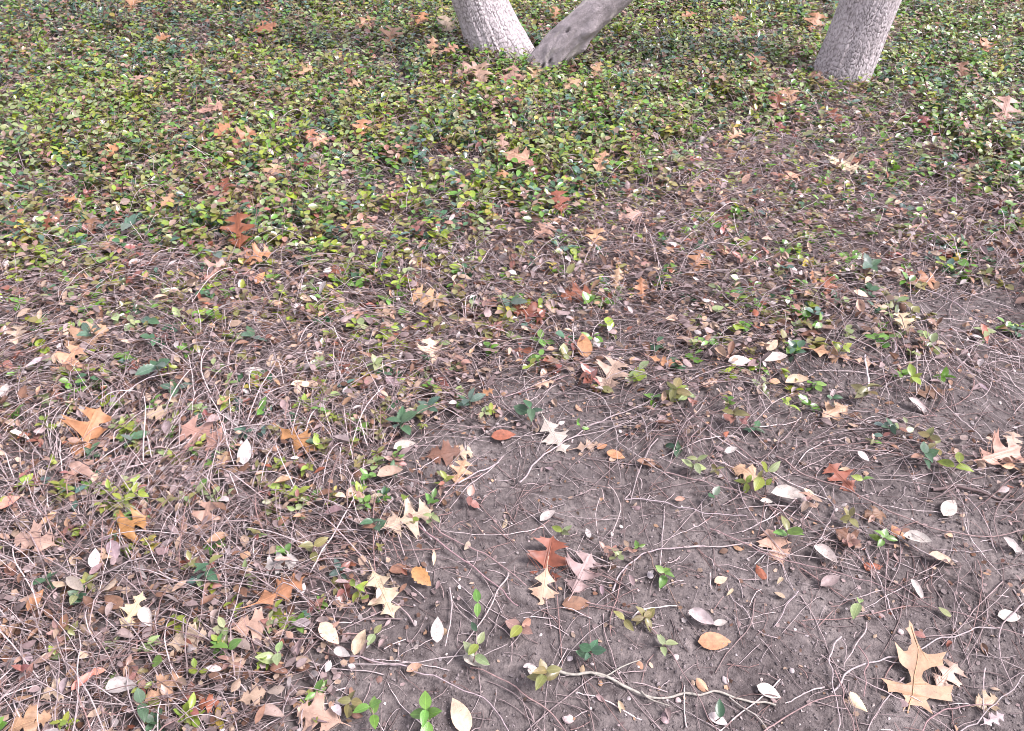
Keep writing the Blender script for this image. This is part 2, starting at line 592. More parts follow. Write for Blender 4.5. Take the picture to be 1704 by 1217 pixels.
# ------------------------------------------------------------------ leaf templates
def oval_template(nst, width=0.56, fold=0.12, droop=0.12, ovate=0.0, cup=0.0, wave=0.0, serr=0.0, seed=0):
    """length 1 along +Y from the base; returns V, faces, uv"""
    r = random.Random(seed)
    V, UV = [], []
    for i in range(nst + 1):
        t = i / nst
        w = 0.5 * width * (math.sin(math.pi * min(1, max(0, t ** (1 - ovate * 0.35)))) ** 0.80)
        if serr and 0 < i < nst:
            w *= 1 + serr * (1 if i % 2 else -1)
        z = -droop * (t ** 2) + cup * (t - 0.5) ** 2
        wz = wave * (r.random() - 0.5)
        wz2 = wave * (r.random() - 0.5)
        if i in (0, nst):
            V.append((0, t, z))
            UV.append((0.5, t))
        else:
            e = abs(w) * fold * 2
            V += [(-w, t - 0.02, z + e + wz), (0, t, z), (w, t - 0.02, z + e + wz2)]
            UV += [(0.5 - w / width, t), (0.5, t), (0.5 + w / width, t)]
    F = []
    first = lambda i: 0 if i == 0 else 1 + (i - 1) * 3
    for i in range(nst):
        a, b = first(i), first(i + 1)
        if i == 0:
            F += [(a, b + 1, b), (a, b + 2, b + 1)]
        elif i == nst - 1:
            F += [(a, a + 1, b), (a + 1, a + 2, b)]
        else:
            F += [(a, a + 1, b + 1, b), (a + 1, a + 2, b + 2, b + 1)]
    return np.array(V), F, UV


def mesh_template(name, V, F, UV, mat):
    me = bpy.data.meshes.new(name)
    me.from_pydata([tuple(v) for v in V], [], F)
    uvl = me.uv_layers.new(name='UVMap')
    for lp in me.loops:
        uvl.data[lp.index].uv = UV[lp.vertex_index]
    me.polygons.foreach_set('use_smooth', [True] * len(me.polygons))
    me.update()
    me.materials.append(mat)
    return me


# ------------------------------------------------------------------ palette (base colours, linear)
OAKC = {
    'star tan': (0.345, 0.205, 0.125),
    'tan': (0.36, 0.225, 0.135), 'orange': (0.30, 0.15, 0.075), 'rust': (0.175, 0.060, 0.030), 'golden': (0.30, 0.155, 0.055),
    'pinkish tan': (0.32, 0.205, 0.15), 'cream': (0.46, 0.35, 0.24), 'pale grey': (0.40, 0.36, 0.34), 'brown': (0.15, 0.080, 0.05),
    'reddish brown': (0.215, 0.075, 0.042), 'beige': (0.34, 0.25, 0.18), 'white': (0.345, 0.31, 0.285), 'salmon': (0.42, 0.18, 0.13),
    'mauve': (0.23, 0.175, 0.165), 'dark red': (0.12, 0.025, 0.02),
}
GRC = {
    'bright green': (0.095, 0.205, 0.028), 'yellow-green': (0.19, 0.25, 0.030), 'olive': (0.165, 0.155, 0.050), 'dark green': (0.040, 0.10, 0.045),
    'bluish green': (0.065, 0.125, 0.092), 'pale green': (0.20, 0.25, 0.105), 'reddish': (0.21, 0.085, 0.062), 'pinkish': (0.28, 0.17, 0.125),
    'yellow': (0.32, 0.27, 0.055),
}


def jit(c, s=0.12):
    k = 1 + random.uniform(-s, s)
    return tuple(max(0.004, v * k * (1 + random.uniform(-s, s) * 0.4)) for v in c)


# ------------------------------------------------------------------ mass: green cover, upright stems, litter, tangle
def scatter(n_per_m2, x0, x1, y0, y1, dens):
    n = int(n_per_m2 * (x1 - x0) * (y1 - y0))
    x, y = rng.uniform(x0, x1, n), rng.uniform(y0, y1, n)
    k = rng.random(n) < dens(x, y)
    return x[k], y[k]


def in_sight(x, y, mx=0.9, near=0.35, far=7.6):
    half = 0.72 * np.hypot(y, CAMH) + mx
    return (np.abs(x) < half) & (y > near) & (y < far)


def cover_dens(x, y):
    g = f_green(x, y)
    clump = 0.26 + 1.4 * sstep(0.28, 0.72, fbm(x, y, 0.16, 101, 3))
    t = f_tangle(x, y)
    return np.clip(g * clump + (1 - g) * t * (0.20 + 0.45 * sstep(0.42, 0.66, fbm(x, y, 0.18, 111))) * (0.55 + 0.45 * sstep(800, 450, to_px(x, y)[1])), 0, 1) * in_sight(x, y) * off_trunks(x, y, 0.0)


sx, sy = scatter(980, -6.2, 6.2, 0.35, 7.6, cover_dens)
print('cover sprigs', len(sx))


def cover_colour(x, y, n):
    """living colour of each sprig by place: yellow-green in the middle, dark green by the lone tree, browner to the near left"""
    px, py = to_px(x, y)
    g = f_green(x, y)
    names = list(GRC)
    pal = np.array([GRC[k] for k in names])
    br = np.clip(0.18 + 0.6 * sstep(200, 420, py) * sstep(700, 100, px) + 0.45 * (1 - g), 0, 0.8)
    right = sstep(1180, 1480, px)
    teal = np.maximum(sstep(0.50, 0.66, fbm(x, y, 0.30, 131)), 1.5 * sstep(170, 50, py) * sstep(760, 200, px))
    yl = sstep(0.47, 0.62, fbm(x, y, 0.38, 141))
    bz = sstep(0.52, 0.66, fbm(x, y, 0.45, 145))
    w = np.stack([0.42 + 0.45 * right, (0.66 - 0.30 * right) * (0.4 + 1.3 * yl), 0.14 + 0.7 * br + 0.45 * bz, 0.16 + 0.34 * teal + 0.12 * right, 0.07 + 0.36 * teal, 0.40 + 0 * px, 0.02 + 0.22 * br + 0.10 * bz, 0.02 + 0.35 * br + 0.14 * bz, 0.05 + 0 * px], -1)
    w /= w.sum(1, keepdims=True)
    r = rng.random(len(x))
    k = (r[:, None] > np.cumsum(w, 1)).sum(1).clip(0, len(names) - 1)
    return pal[k], k


SPRIG = dict(x=sx, y=sy)
sprig_col, sprig_kind = cover_colour(sx, sy, len(sx))
sprig_h = np.clip(cover_h(sx, sy), 0, 1) + 0.012 + 0.035 * rng.random(len(sx))
sprig_size = px_scale(sx, sy, sprig_h)
spx, spy = to_px(sx, sy, sprig_h)
inside = (spx > 8) & (spx < PW - 8) & (spy > 8) & (spy < PH - 8)
order = np.argsort(-(sprig_size * inside))
n_ind = 262
own_sprig = np.zeros(len(sx), bool)
own_sprig[order[:n_ind]] = True

# --- mass of the rest
mx_, my_, mh_, mc_ = sx[~own_sprig], sy[~own_sprig], sprig_h[~own_sprig], sprig_col[~own_sprig]
g_m = f_green(mx_, my_)
nleaf = np.where(g_m > 0.5, 9, 6)
idx = np.repeat(np.arange(len(mx_)), nleaf)
node = np.concatenate([np.arange(k) for k in nleaf])
tot = len(idx)
lean_a, lean_m = rng.uniform(0, 2 * np.pi, len(mx_)), rng.uniform(0, 0.5, len(mx_))
frac = (node // 2 + 1) / (np.ceil(nleaf[idx] / 2))
frac = np.clip(frac * rng.uniform(0.75, 1.08, tot), 0.12, 1.1)
hz = mh_[idx] * frac
bx = mx_[idx] + np.cos(lean_a[idx]) * lean_m[idx] * hz + rng.normal(0, 0.004, tot)
by = my_[idx] + np.sin(lean_a[idx]) * lean_m[idx] * hz + rng.normal(0, 0.004, tot)
az0 = rng.uniform(0, 2 * np.pi, len(mx_))
yaw = az0[idx] + (node % 2) * np.pi + (node // 2) * (np.pi / 2) + rng.normal(0, 0.35, tot)
top = np.where(frac > 0.6, 0.62, 1.0)                   # the upper leaves lie flatter, open to the sky
pit = rng.normal(0.14, 0.42, tot) * top
rol = rng.normal(0, 0.42, tot) * top
ll = rng.uniform(0.022, 0.042, tot) * np.where(frac > 0.9, 0.85, 1.0)
S = np.stack([ll * rng.uniform(0.85, 1.2, tot), ll, ll], -1)
C = mc_[idx] * rng.uniform(0.72, 1.30, (tot, 1)) * rng.normal(1, 0.05, (tot, 3))
dead = rng.random(tot) < 0.06
C[dead] = np.array([0.27, 0.19, 0.14]) * rng.uniform(0.5, 1.2, (dead.sum(), 1))
P = np.stack([bx, by, hz + ground_z(bx, by)], -1)
ok = off_trunks(bx, by, 0.005)
TV, TF, _ = oval_template(3, 0.60, 0.16, 0.14)
parts = []
for s0, tmpl in ((0, oval_template(4, 0.60, 0.16, 0.14)), (1, oval_template(4, 0.52, 0.06, 0.3)), (2, oval_template(4, 0.66, 0.22, -0.05))):
    k = ok & (np.arange(tot) % 3 == s0)
    parts.append(instance_template(tmpl[0], tmpl[1], rot_mats(yaw[k] - np.pi / 2, pit[k], rol[k]), S[k], P[k], np.clip(C[k], 0.004, 0.8)))
V, F, N, Cc = join_arrays(parts)
print('cover leaves', ok.sum(), 'faces', len(N))
tag(add('ground_cover_leaves', mesh_arrays('ground_cover_leaves', V, F, N, Cc), M_COVER), 'glossy green and olive vine leaves carpeting the ground', 'ground cover', kind='stuff')

# --- upright bare stems under that carpet
k = rng.random(len(mx_)) < 0.72
ux, uy, uh = mx_[k], my_[k], mh_[k]
n = len(ux)
tt = np.linspace(0, 1, 4)
la, lm = lean_a[k], lean_m[k] + 0.12
Pts = np.stack([ux[:, None] + (np.cos(la) * lm * uh)[:, None] * tt ** 1.5 * 1.3, uy[:, None] + (np.sin(la) * lm * uh)[:, None] * tt ** 1.5 * 1.3, ground_z(ux, uy)[:, None] + uh[:, None] * tt], -1)
STEMC = np.array([[0.185, 0.147, 0.141], [0.235, 0.192, 0.186], [0.125, 0.094, 0.088], [0.285, 0.245, 0.238], [0.165, 0.108, 0.098]])
Cs = np.array([[0.16, 0.088, 0.072], [0.19, 0.12, 0.105], [0.11, 0.06, 0.05], [0.22, 0.16, 0.145]])[rng.integers(0, 4, n)] * rng.uniform(0.7, 1.3, (n, 1))
up = tubes(Pts, np.repeat(rng.uniform(0.0010, 0.0017, n)[:, None], 4, 1), 3, Cs)


def wander(x, y, L, ang, k, lift, wig, sag=True):
    """polylines that meander over the ground: (n,k,3)"""
    n = len(x)
    a = ang[:, None] + np.cumsum(rng.normal(0, wig, (n, k)), 1) + rng.normal(0, wig * 0.5, n)[:, None] * np.arange(k)[None]
    st = (L / (k - 1))[:, None]
    X = x[:, None] + np.concatenate([np.zeros((n, 1)), np.cumsum(np.cos(a[:, 1:]) * st, 1)], 1)
    Y = y[:, None] + np.concatenate([np.zeros((n, 1)), np.cumsum(np.sin(a[:, 1:]) * st, 1)], 1)
    t = np.linspace(0, 1, k)[None]
    arch = np.sin(np.pi * t) * (lift * rng.uniform(0.2, 1, n))[:, None] + (lift * rng.uniform(0, 0.8, n))[:, None]
    Z = ground_z(X, Y) + 0.002 + arch + rng.normal(0, 0.0015, (n, k))
    return np.stack([X, Y, Z], -1)


def stem_dens(x, y):
    t, g = f_tangle(x, y), f_green(x, y)
    return np.clip(t * (1 - 0.72 * g), 0.05, 1) * in_sight(x, y, 0.7) * off_trunks(x, y, 0.02)


tx, ty = scatter(2700, -4.2, 4.6, 0.4, 5.6, stem_dens)
n = len(tx)
flow = fbm(tx, ty, 0.9, 151, 2) * 2 * np.pi * 1.3
tang = flow + rng.normal(0, 0.75, n)
tL = rng.uniform(0.06, 0.27, n)
tlift = 0.005 + 0.045 * f_tangle(tx, ty) * rng.random(n) + 0.03 * f_green(tx, ty)
trad = 0.0006 + 0.0012 * rng.random(n) ** 1.5
tcol = STEMC[rng.integers(0, 5, n)] * rng.uniform(0.75, 1.35, (n, 1))
grey = rng.random(n) < 0.16
tcol[grey] = np.array([0.40, 0.345, 0.33]) * rng.uniform(0.7, 1.15, (grey.sum(), 1))
tpx, tpy = to_px(tx, ty)
vis = (tpx > -30) & (tpx < PW + 30) & (tpy < PH + 40)
bare = 1 - f_tangle(tx, ty)
rank = np.argsort(-(px_scale(tx, ty) * tL * trad * vis * (0.35 + 2.2 * bare)))
own_stem = np.zeros(n, bool)
own_stem[rank[:240]] = True
k = ~own_stem
KP = 9
Pts = wander(tx[k], ty[k], tL[k], tang[k], KP, tlift[k], 0.075)
tp = np.linspace(1.0, 0.7, KP)[None]
tg = tubes(Pts, trad[k][:, None] * tp, 3, tcol[k])
zx, zy = scatter(900, -1.4, 2.6, 0.42, 3.6, lambda x, y: in_sight(x, y, 0.4) * (1 - 0.8 * f_green(x, y)))
zn = len(zx)
bits = tubes(wander(zx, zy, rng.uniform(0.015, 0.07, zn), rng.uniform(0, 6.3, zn), 4, np.full(zn, 0.003), 0.2), np.repeat(rng.uniform(0.0005, 0.0011, zn)[:, None], 4, 1), 3, STEMC[rng.integers(0, 5, zn)] * rng.uniform(0.6, 1.5, (zn, 1)))
V, F, N, Cc = join_arrays([up, tg, bits])
print('stems', k.sum(), 'upright', len(ux), 'faces', len(N))
tag(add('stem_tangle', mesh_arrays('stem_tangle', V, F, N, Cc), M_STEMS), 'tangle of bare mauve brown vine stems over the soil', 'vine stems', kind='stuff')

# --- litter
LITC = np.array([OAKC[c] for c in ('tan', 'beige', 'mauve', 'brown', 'pinkish tan', 'pale grey', 'cream', 'reddish brown')])


def litter_dens(x, y):
    t, g = f_tangle(x, y), f_green(x, y)
    return np.clip(t * (1 - 0.55 * g) * (1 - 0.42 * sstep(560, 800, to_px(x, y)[1])), 0.06, 1) * in_sight(x, y, 0.7) * off_trunks(x, y, 0.02)


lx, ly = scatter(1750, -4.8, 5.0, 0.4, 6.0, litter_dens)
n = len(lx)
lsz = rng.uniform(0.014, 0.038, n) * np.where(rng.random(n) < 0.14, 1.4, 1) * np.where(f_tangle(lx, ly) < 0.4, 0.74, 1.0)
lw = rng.choice(8, n, p=[.07, .22, .36, .16, .06, .09, .02, .02])
lcol = LITC[lw]
lpx, lpy = to_px(lx, ly)
vis = (lpx > 10) & (lpx < PW - 10) & (lpy > 20) & (lpy < PH - 10)
rank = np.argsort(-(px_scale(lx, ly) * lsz * vis * (1 + 0.8 * (f_tangle(lx, ly) < 0.4))))
own_lit = np.zeros(n, bool)
own_lit[rank[:225]] = True
k = np.nonzero(~own_lit)[0]
lyaw = rng.uniform(0, 2 * np.pi, n)
lz = ground_z(lx, ly) + 0.004 + 0.042 * rng.random(n) * f_tangle(lx, ly) + 0.035 * f_green(lx, ly) * rng.random(n)
lpit, lrol = rng.normal(0, 0.35, n), rng.normal(0, 0.4, n)
parts = []
tmpls = [oval_template(4, 0.55, 0.25, 0.2, seed=1, wave=0.08), oval_template(4, 0.42, 0.5, -0.25, seed=2, wave=0.06), oval_template(4, 0.6, -0.2, 0.25, seed=3, wave=0.1), oval_template(4, 0.38, 0.1, 0.5, seed=4, wave=0.08)]
for q in range(4):
    kk = k[k % 4 == q]
    c = lcol[kk] * rng.uniform(0.42, 1.1, (len(kk), 1))
    sz = lsz[kk][:, None] * np.array([[1, 1, 1]])
    parts.append(instance_template(tmpls[q][0], tmpls[q][1], rot_mats(lyaw[kk], lpit[kk], lrol[kk]), sz, np.stack([lx[kk], ly[kk], lz[kk]], -1), np.clip(c, 0.005, 0.8)))
# crumbled fragments of leaf and snapped bits of stem, also on the bare soil
fx, fy = scatter(4200, -2.2, 2.6, 0.42, 4.2, lambda x, y: np.clip(0.10 + 0.22 * sstep(0.4, 0.7, fbm(x, y, 0.15, 191)) + 0.75 * f_tangle(x, y), 0, 1) * in_sight(x, y, 0.4) * (1 - 0.8 * f_green(x, y)))
n = len(fx)
ft = f_tangle(fx, fy)
fs = rng.uniform(0.004, 0.012, n) * (1 + 0.6 * ft)
fc = LITC[rng.choice(8, n, p=[.07, .18, .36, .20, .05, .10, .02, .02])] * rng.uniform(0.35, 1.0, (n, 1))
chip = np.array([(0, 0, 0), (0.5, 0.25, 0.08), (0.35, 0.9, 0.0), (-0.3, 1.0, 0.12), (-0.55, 0.45, 0.02)])
parts.append(instance_template(chip, [(0, 1, 2), (0, 2, 3), (0, 3, 4)], rot_mats(rng.uniform(0, 6.3, n), rng.normal(0, 0.3, n), rng.normal(0, 0.4, n)), fs[:, None] * rng.uniform(0.6, 1.2, (n, 3)), np.stack([fx, fy, soil_relief(fx, fy) + 0.0025 + 0.026 * ft * rng.random(n)], -1), fc))
V, F, N, Cc = join_arrays(parts)
print('litter', len(k), 'faces', len(N))
tag(add('leaf_litter', mesh_arrays('leaf_litter', V, F, N, Cc), M_LITTER), 'dry brown and tan leaf litter among the stems', 'leaf litter', kind='stuff')

# --- crumbs of soil and grit
cx, cy = scatter(16000, -0.9, 2.2, 0.45, 2.6, lambda x, y: np.clip(1.05 - f_tangle(x, y), 0.1, 1) * in_sight(x, y, 0.3) * (0.35 + 0.8 * sstep(0.35, 0.7, fbm(x, y, 0.2, 171))))
n = len(cx)
oc = np.array([(1, 0, 0), (-1, 0, 0), (0, 1, 0), (0, -1, 0), (0, 0, 1), (0, 0, -1)], float)
of_ = [(0, 2, 4), (2, 1, 4), (1, 3, 4), (3, 0, 4), (2, 0, 5), (1, 2, 5), (3, 1, 5), (0, 3, 5)]
cs = 0.0010 + 0.0036 * rng.random(n) ** 4
Sx = cs[:, None] * rng.uniform(0.6, 1.3, (n, 3))
cc = np.array([0.100, 0.087, 0.085])[None] * rng.uniform(0.6, 1.7, (n, 1))
pl = rng.random(n) < 0.02
cc[pl] = np.array([0.38, 0.33, 0.30]) * rng.uniform(0.7, 1.2, (pl.sum(), 1))
V, F, N, Cc = instance_template(oc, of_, rot_mats(rng.uniform(0, 6, n), rng.uniform(0, 6, n), rng.uniform(0, 6, n)), Sx, np.stack([cx, cy, soil_relief(cx, cy) + cs * 0.3], -1), cc)
print('crumbs', n)
tag(add('soil_grit', mesh_arrays('soil_grit', V, F, N, Cc, smooth=False), M_STEMS), 'loose soil crumbs and tiny grit on the bare soil', 'grit', kind='stuff')

# ------------------------------------------------------------------ placing helpers for single things
LAND = []                                                  # (px, py, short name) landmarks that labels refer to
USED = set()


def where(x, y):
    if f_green(x, y) > 0.5:
        return 'on the green ground cover'
    return 'on the stem tangle' if f_tangle(x, y) > 0.45 else 'on the bare soil'


def say(desc, px, py, short=None):
    """a label that no other thing carries: the look first, then what it lies beside"""
    near = sorted(LAND, key=lambda q: math.hypot(q[0] - px, (q[1] - py) * 1.2))[:12]
    cands = [desc] if short else []
    rel = []
    for q in near:
        dx, dy = px - q[0], py - q[1]
        if abs(dx) > 1.4 * abs(dy):
            r = 'right of' if dx > 0 else 'left of'
        elif abs(dy) > 1.4 * abs(dx):
            r = 'below' if dy > 0 else 'above'
        else:
            r = ('below and ' if dy > 0 else 'above and ') + ('right of' if dx > 0 else 'left of')
        d = math.hypot(dx, dy)
        rel.append((('just ' if d < 45 else 'well ' if d > 150 else '') + r, q[2]))
    for r, nm in rel[:3]:
        cands.append(f'{desc} {r} the {nm}')
    for i in range(len(rel)):
        for j in range(i + 1, len(rel)):
            cands.append(f'{desc}, {rel[i][0]} the {rel[i][1]}, {rel[j][0]} the {rel[j][1]}'.replace('just ', '').replace('well ', ''))
    for r, nm in rel[3:]:
        cands.append(f'{desc} {r} the {nm}')
    for c in cands:
        if c.lower() not in USED and 4 <= len(c.replace('-', '').split()) <= 16:
            USED.add(c.lower())
            return c
    c = f'{desc} by the {rel[0][1]}' if rel else desc
    return c


def leaf_frame(px, py, Lpx, ang, tilt, z):
    x, y = to_ground(px, py, z)
    s = float(px_scale(x, y, z))
    rho = math.atan2(CAMH - z, y)
    tl = math.radians(tilt)
    f = max(0.25, math.sin(rho + tl))
    a = math.radians(ang)
    ph = math.atan2(math.sin(a) / f, math.cos(a))
    L = Lpx / (s * math.hypot(math.cos(ph), f * math.sin(ph)))
    u, v = Vector((1, 0, 0)), Vector((0, math.cos(tl), math.sin(tl)))
    t = u * math.cos(ph) + v * math.sin(ph)
    nrm = u.cross(v)
    X = t.cross(nrm)
    M = Matrix((X, t, nrm)).transposed()
    return Vector((x, y, z)), M, t, L


def surf_z(px, py):
    z = 0.0
    for _ in range(3):
        x, y = to_ground(px, py, z)
        z = float(ground_z(x, y)) + float(cover_h(x, y)) * 0.86 + 0.026 * float(f_tangle(x, y)) + 0.005
    return z


def set_pose(o, P, M, t, L):
    o.matrix_world = Matrix.Translation(P - t * (L / 2)) @ M.to_4x4() @ Matrix.Scale(L, 4)


# ------------------------------------------------------------------ oak leaves
def oak_outline(r, kind):
    """half outlines (t along, w across): bristle-tipped lobes with rounded sinuses"""
    halves = []
    if kind == 'star':
        B, T = np.array((600., 790.)), np.array((825., 150.))
        ax = (T - B)
        Ln = np.linalg.norm(ax)
        ax /= Ln
        pr = np.array((-ax[1], ax[0]))
        right = [(690, 800), (757, 862), (752, 805), (745, 760), (772, 745), (830, 755), (940, 775), (948, 720), (985, 660), (900, 668), (820, 652), (776, 620), (770, 590), (800, 550), (870, 522), (970, 510), (978, 468),
                 (1040, 405), (950, 420), (880, 422), (850, 398), (838, 335), (836, 250), (842, 190)]
        left = [(570, 805), (532, 842), (560, 795), (590, 745), (575, 706), (530, 696), (470, 697), (482, 640), (450, 592), (500, 607), (560, 622), (625, 640), (678, 625), (690, 585), (688, 530), (655, 500), (640, 468),
                (650, 380), (650, 318), (672, 352), (702, 395), (735, 388), (757, 355), (785, 338), (796, 275), (783, 222), (806, 205)]
        f = lambda q, sg: (float((np.array(q) - B) @ ax / Ln), sg * float((np.array(q) - B) @ pr / Ln))
        return [[f(q, 1) for q in right], [f(q, -1) for q in left]]
    for side in (0, 1):
        j = lambda s: r.uniform(-s, s)
        if kind == 'star':
            tips = [[(0.02 + j(.02), 0.21), (0.20 + j(.03), 0.42 + j(.03))], [(0.50 + j(.03), 0.27 + j(.03)), (0.64 + j(.03), 0.34 + j(.04))]]
            sins = [None, (0.38, 0.085), (0.76, 0.07)]
            base = (0.03, 0.03)
        elif kind == 'narrow':
            tips = [[(0.30 + j(.03), 0.19 + j(.04))], [(0.56 + j(.03), 0.29 + j(.04)), (0.62, 0.25)], [(0.84 + j(.03), 0.19 + j(.03))]]
            sins = [(0.12, .04), (0.41, 0.05), (0.71, 0.05), (0.89, .045)]
            base = (0.02, 0.01)
        elif kind == 'wide':
            tips = [[(0.26 + j(.03), 0.28), (0.36 + j(.03), 0.33 + j(.03))], [(0.56 + j(.03), 0.44 + j(.04)), (0.70 + j(.03), 0.42)], [(0.86 + j(.02), 0.26 + j(.03)), (0.95, 0.14)]]
            sins = [(0.12, .05), (0.45, 0.11), (0.78, 0.10), (0.95, .07)]
            base = (0.02, 0.015)
        else:
            tips = [[(0.24 + j(.03), 0.22 + j(.03)), (0.31 + j(.03), 0.30 + j(.04))], [(0.56 + j(.03), 0.45 + j(.05)), (0.64 + j(.03), 0.43 + j(.04))], [(0.85 + j(.02), 0.33 + j(.04)), (0.91 + j(.02), 0.24 + j(.03))]]
            sins = [(0.10, .03), (0.40 + j(.02), 0.055), (0.70 + j(.02), 0.06), (0.92, .05)]
            base = (0.02, 0.012)
        pts = [base]

        def bez(a, s, b, n):
            for i in range(1, n + 1):
                t = i / n
                cw = (s[1] - 0.125 * (a[1] + b[1])) / 0.75
                c1 = (s[0] * 0.8 + a[0] * 0.2, cw)
                c2 = (s[0] * 0.8 + b[0] * 0.2, cw)
                k = (1 - t) ** 3, 3 * (1 - t) ** 2 * t, 3 * (1 - t) * t * t, t ** 3
                pts.append((k[0] * a[0] + k[1] * c1[0] + k[2] * c2[0] + k[3] * b[0], max(0.012, k[0] * a[1] + k[1] * c1[1] + k[2] * c2[1] + k[3] * b[1])))
        prev = base
        for gi, grp in enumerate(tips):
            s = sins[gi]
            if s is None:
                pts.append(grp[0])
            else:
                bez(prev, s, grp[0], 5)
            for a, b in zip(grp, grp[1:]):
                mid = ((a[0] + b[0]) / 2 - 0.01, (a[1] + b[1]) / 2 - 0.075)
                bez(a, mid, b, 3)
            prev = grp[-1]
        bez(prev, sins[-1], (1.0, 0.004), 4)
        halves.append(pts[:-1])
    return halves


def make_oak(seed, kind, curl):
    r = random.Random(seed)
    right, left = oak_outline(r, kind)
    loop = [(w, t) for t, w in right] + [(0, 1.0)] + [(-w, t) for t, w in reversed(left)] + [(0, 0.0)]
    A, B, Cc, D = r.uniform(-0.9, 1.1) * curl, r.uniform(-0.7, 0.7) * curl, r.uniform(-0.5, 0.5) * curl, r.uniform(0.05, 0.16) * (0.4 + curl)
    p1, p2 = r.uniform(0, 6), r.uniform(0, 6)

    def deform(x, y):
        z = A * x * x + B * (y - 0.5) ** 2 + Cc * x * (y - 0.5) + D * abs(x) * math.sin(9 * y + p1 + (2 if x > 0 else 0)) + 0.03 * curl * math.sin(14 * x + p2)
        k = 1 - 0.25 * min(1, abs(A) * abs(x))
        return Vector((x * k, y, z))
    bm = bmesh.new()
    vsn = [bm.verts.new((x, y, 0)) for x, y in loop]
    # two halves that meet on the midrib
    nR = len(right)
    mids = [0.15, 0.3, 0.45, 0.6, 0.75, 0.9]
    mv = [bm.verts.new((0, y, 0)) for y in mids]
    base, tip = vsn[-1], vsn[nR]
    try:
        if kind == 'star':
            for q in mv:
                bm.verts.remove(q)
            bm.faces.new(vsn)
            raise ValueError
        bm.faces.new([base] + vsn[:nR] + [tip] + mv[::-1])
        bm.faces.new([base] + mv + [tip] + vsn[nR + 1:-1])
    except ValueError:
        pass
    bm.normal_update()
    bmesh.ops.triangulate(bm, faces=bm.faces[:], ngon_method='EAR_CLIP')
    bmesh.ops.subdivide_edges(bm, edges=bm.edges[:], cuts=1, use_grid_fill=True)
    uvs = {}
    for v in bm.verts:
        x, y = v.co.x, v.co.y
        uvs[v] = (0.5 + x, y)
        v.co = deform(x, y)
    me = bpy.data.meshes.new('oak_leaf')
    for f in bm.faces:
        f.smooth = True
    bm.normal_update()
    if sum(f.normal.z for f in bm.faces) < 0:
        bmesh.ops.reverse_faces(bm, faces=bm.faces[:])
    bm.to_mesh(me)
    bm.free()
    me.materials.append(M_OAK)
    # stalk, midrib and side veins stand proud of the blade
    lines = [[(-0.01, -0.16), (0, -0.02), (0, 0.2), (0, 0.4), (0, 0.6), (0, 0.8), (0, 0.95)]]
    if kind == 'star':
        lines[0] = [(-0.02, -0.10)] + [(float((np.array(q) - (600, 790)) @ np.array((-(-640), 225)) / 678.4 ** 2), float((np.array(q) - (600, 790)) @ np.array((225, -640)) / 678.4 ** 2)) for q in ((612, 775), (655, 722), (722, 575), (785, 465), (825, 380), (826, 200))]
    for half, sg in ((right, 1), (left, -1)):
        if kind == 'star':
            break
        tips = [p for i, p in enumerate(half[1:-1], 1) if p[1] > half[i - 1][1] and p[1] > half[i + 1][1] and p[1] > 0.12]
        for t, w in tips[:4]:
            b0 = max(0.05, t - 0.22 * (w / 0.35) - 0.05)
            lines.append([(sg * w * q, b0 + (t - b0) * q) for q in (0.0, 0.17, 0.33, 0.5, 0.67, 0.83, 0.95)])
    pts, rad = [], []
    for i, ln in enumerate(lines):
        pts.append([list(deform(x, y) + Vector((0, 0, 0.003))) for x, y in ln])
        rad.append(np.linspace(0.011, 0.004, 7) if i == 0 else np.linspace(0.005, 0.002, 7))
    V, F, N, C = tubes(np.array(pts), np.array(rad), 3, np.ones((len(pts), 3)))
    st = mesh_arrays('stalk', V, F, N)
    st.materials.append(M_STEM)
    return me, st


OAKM = {}
for kind, n in (('oak', 6), ('star', 1), ('narrow', 3), ('wide', 3)):
    for i in range(n):
        OAKM[(kind, i)] = make_oak(100 + i * 7 + len(kind), kind, 0.12 if kind == 'star' else 0.5 + 0.35 * (i % 3))

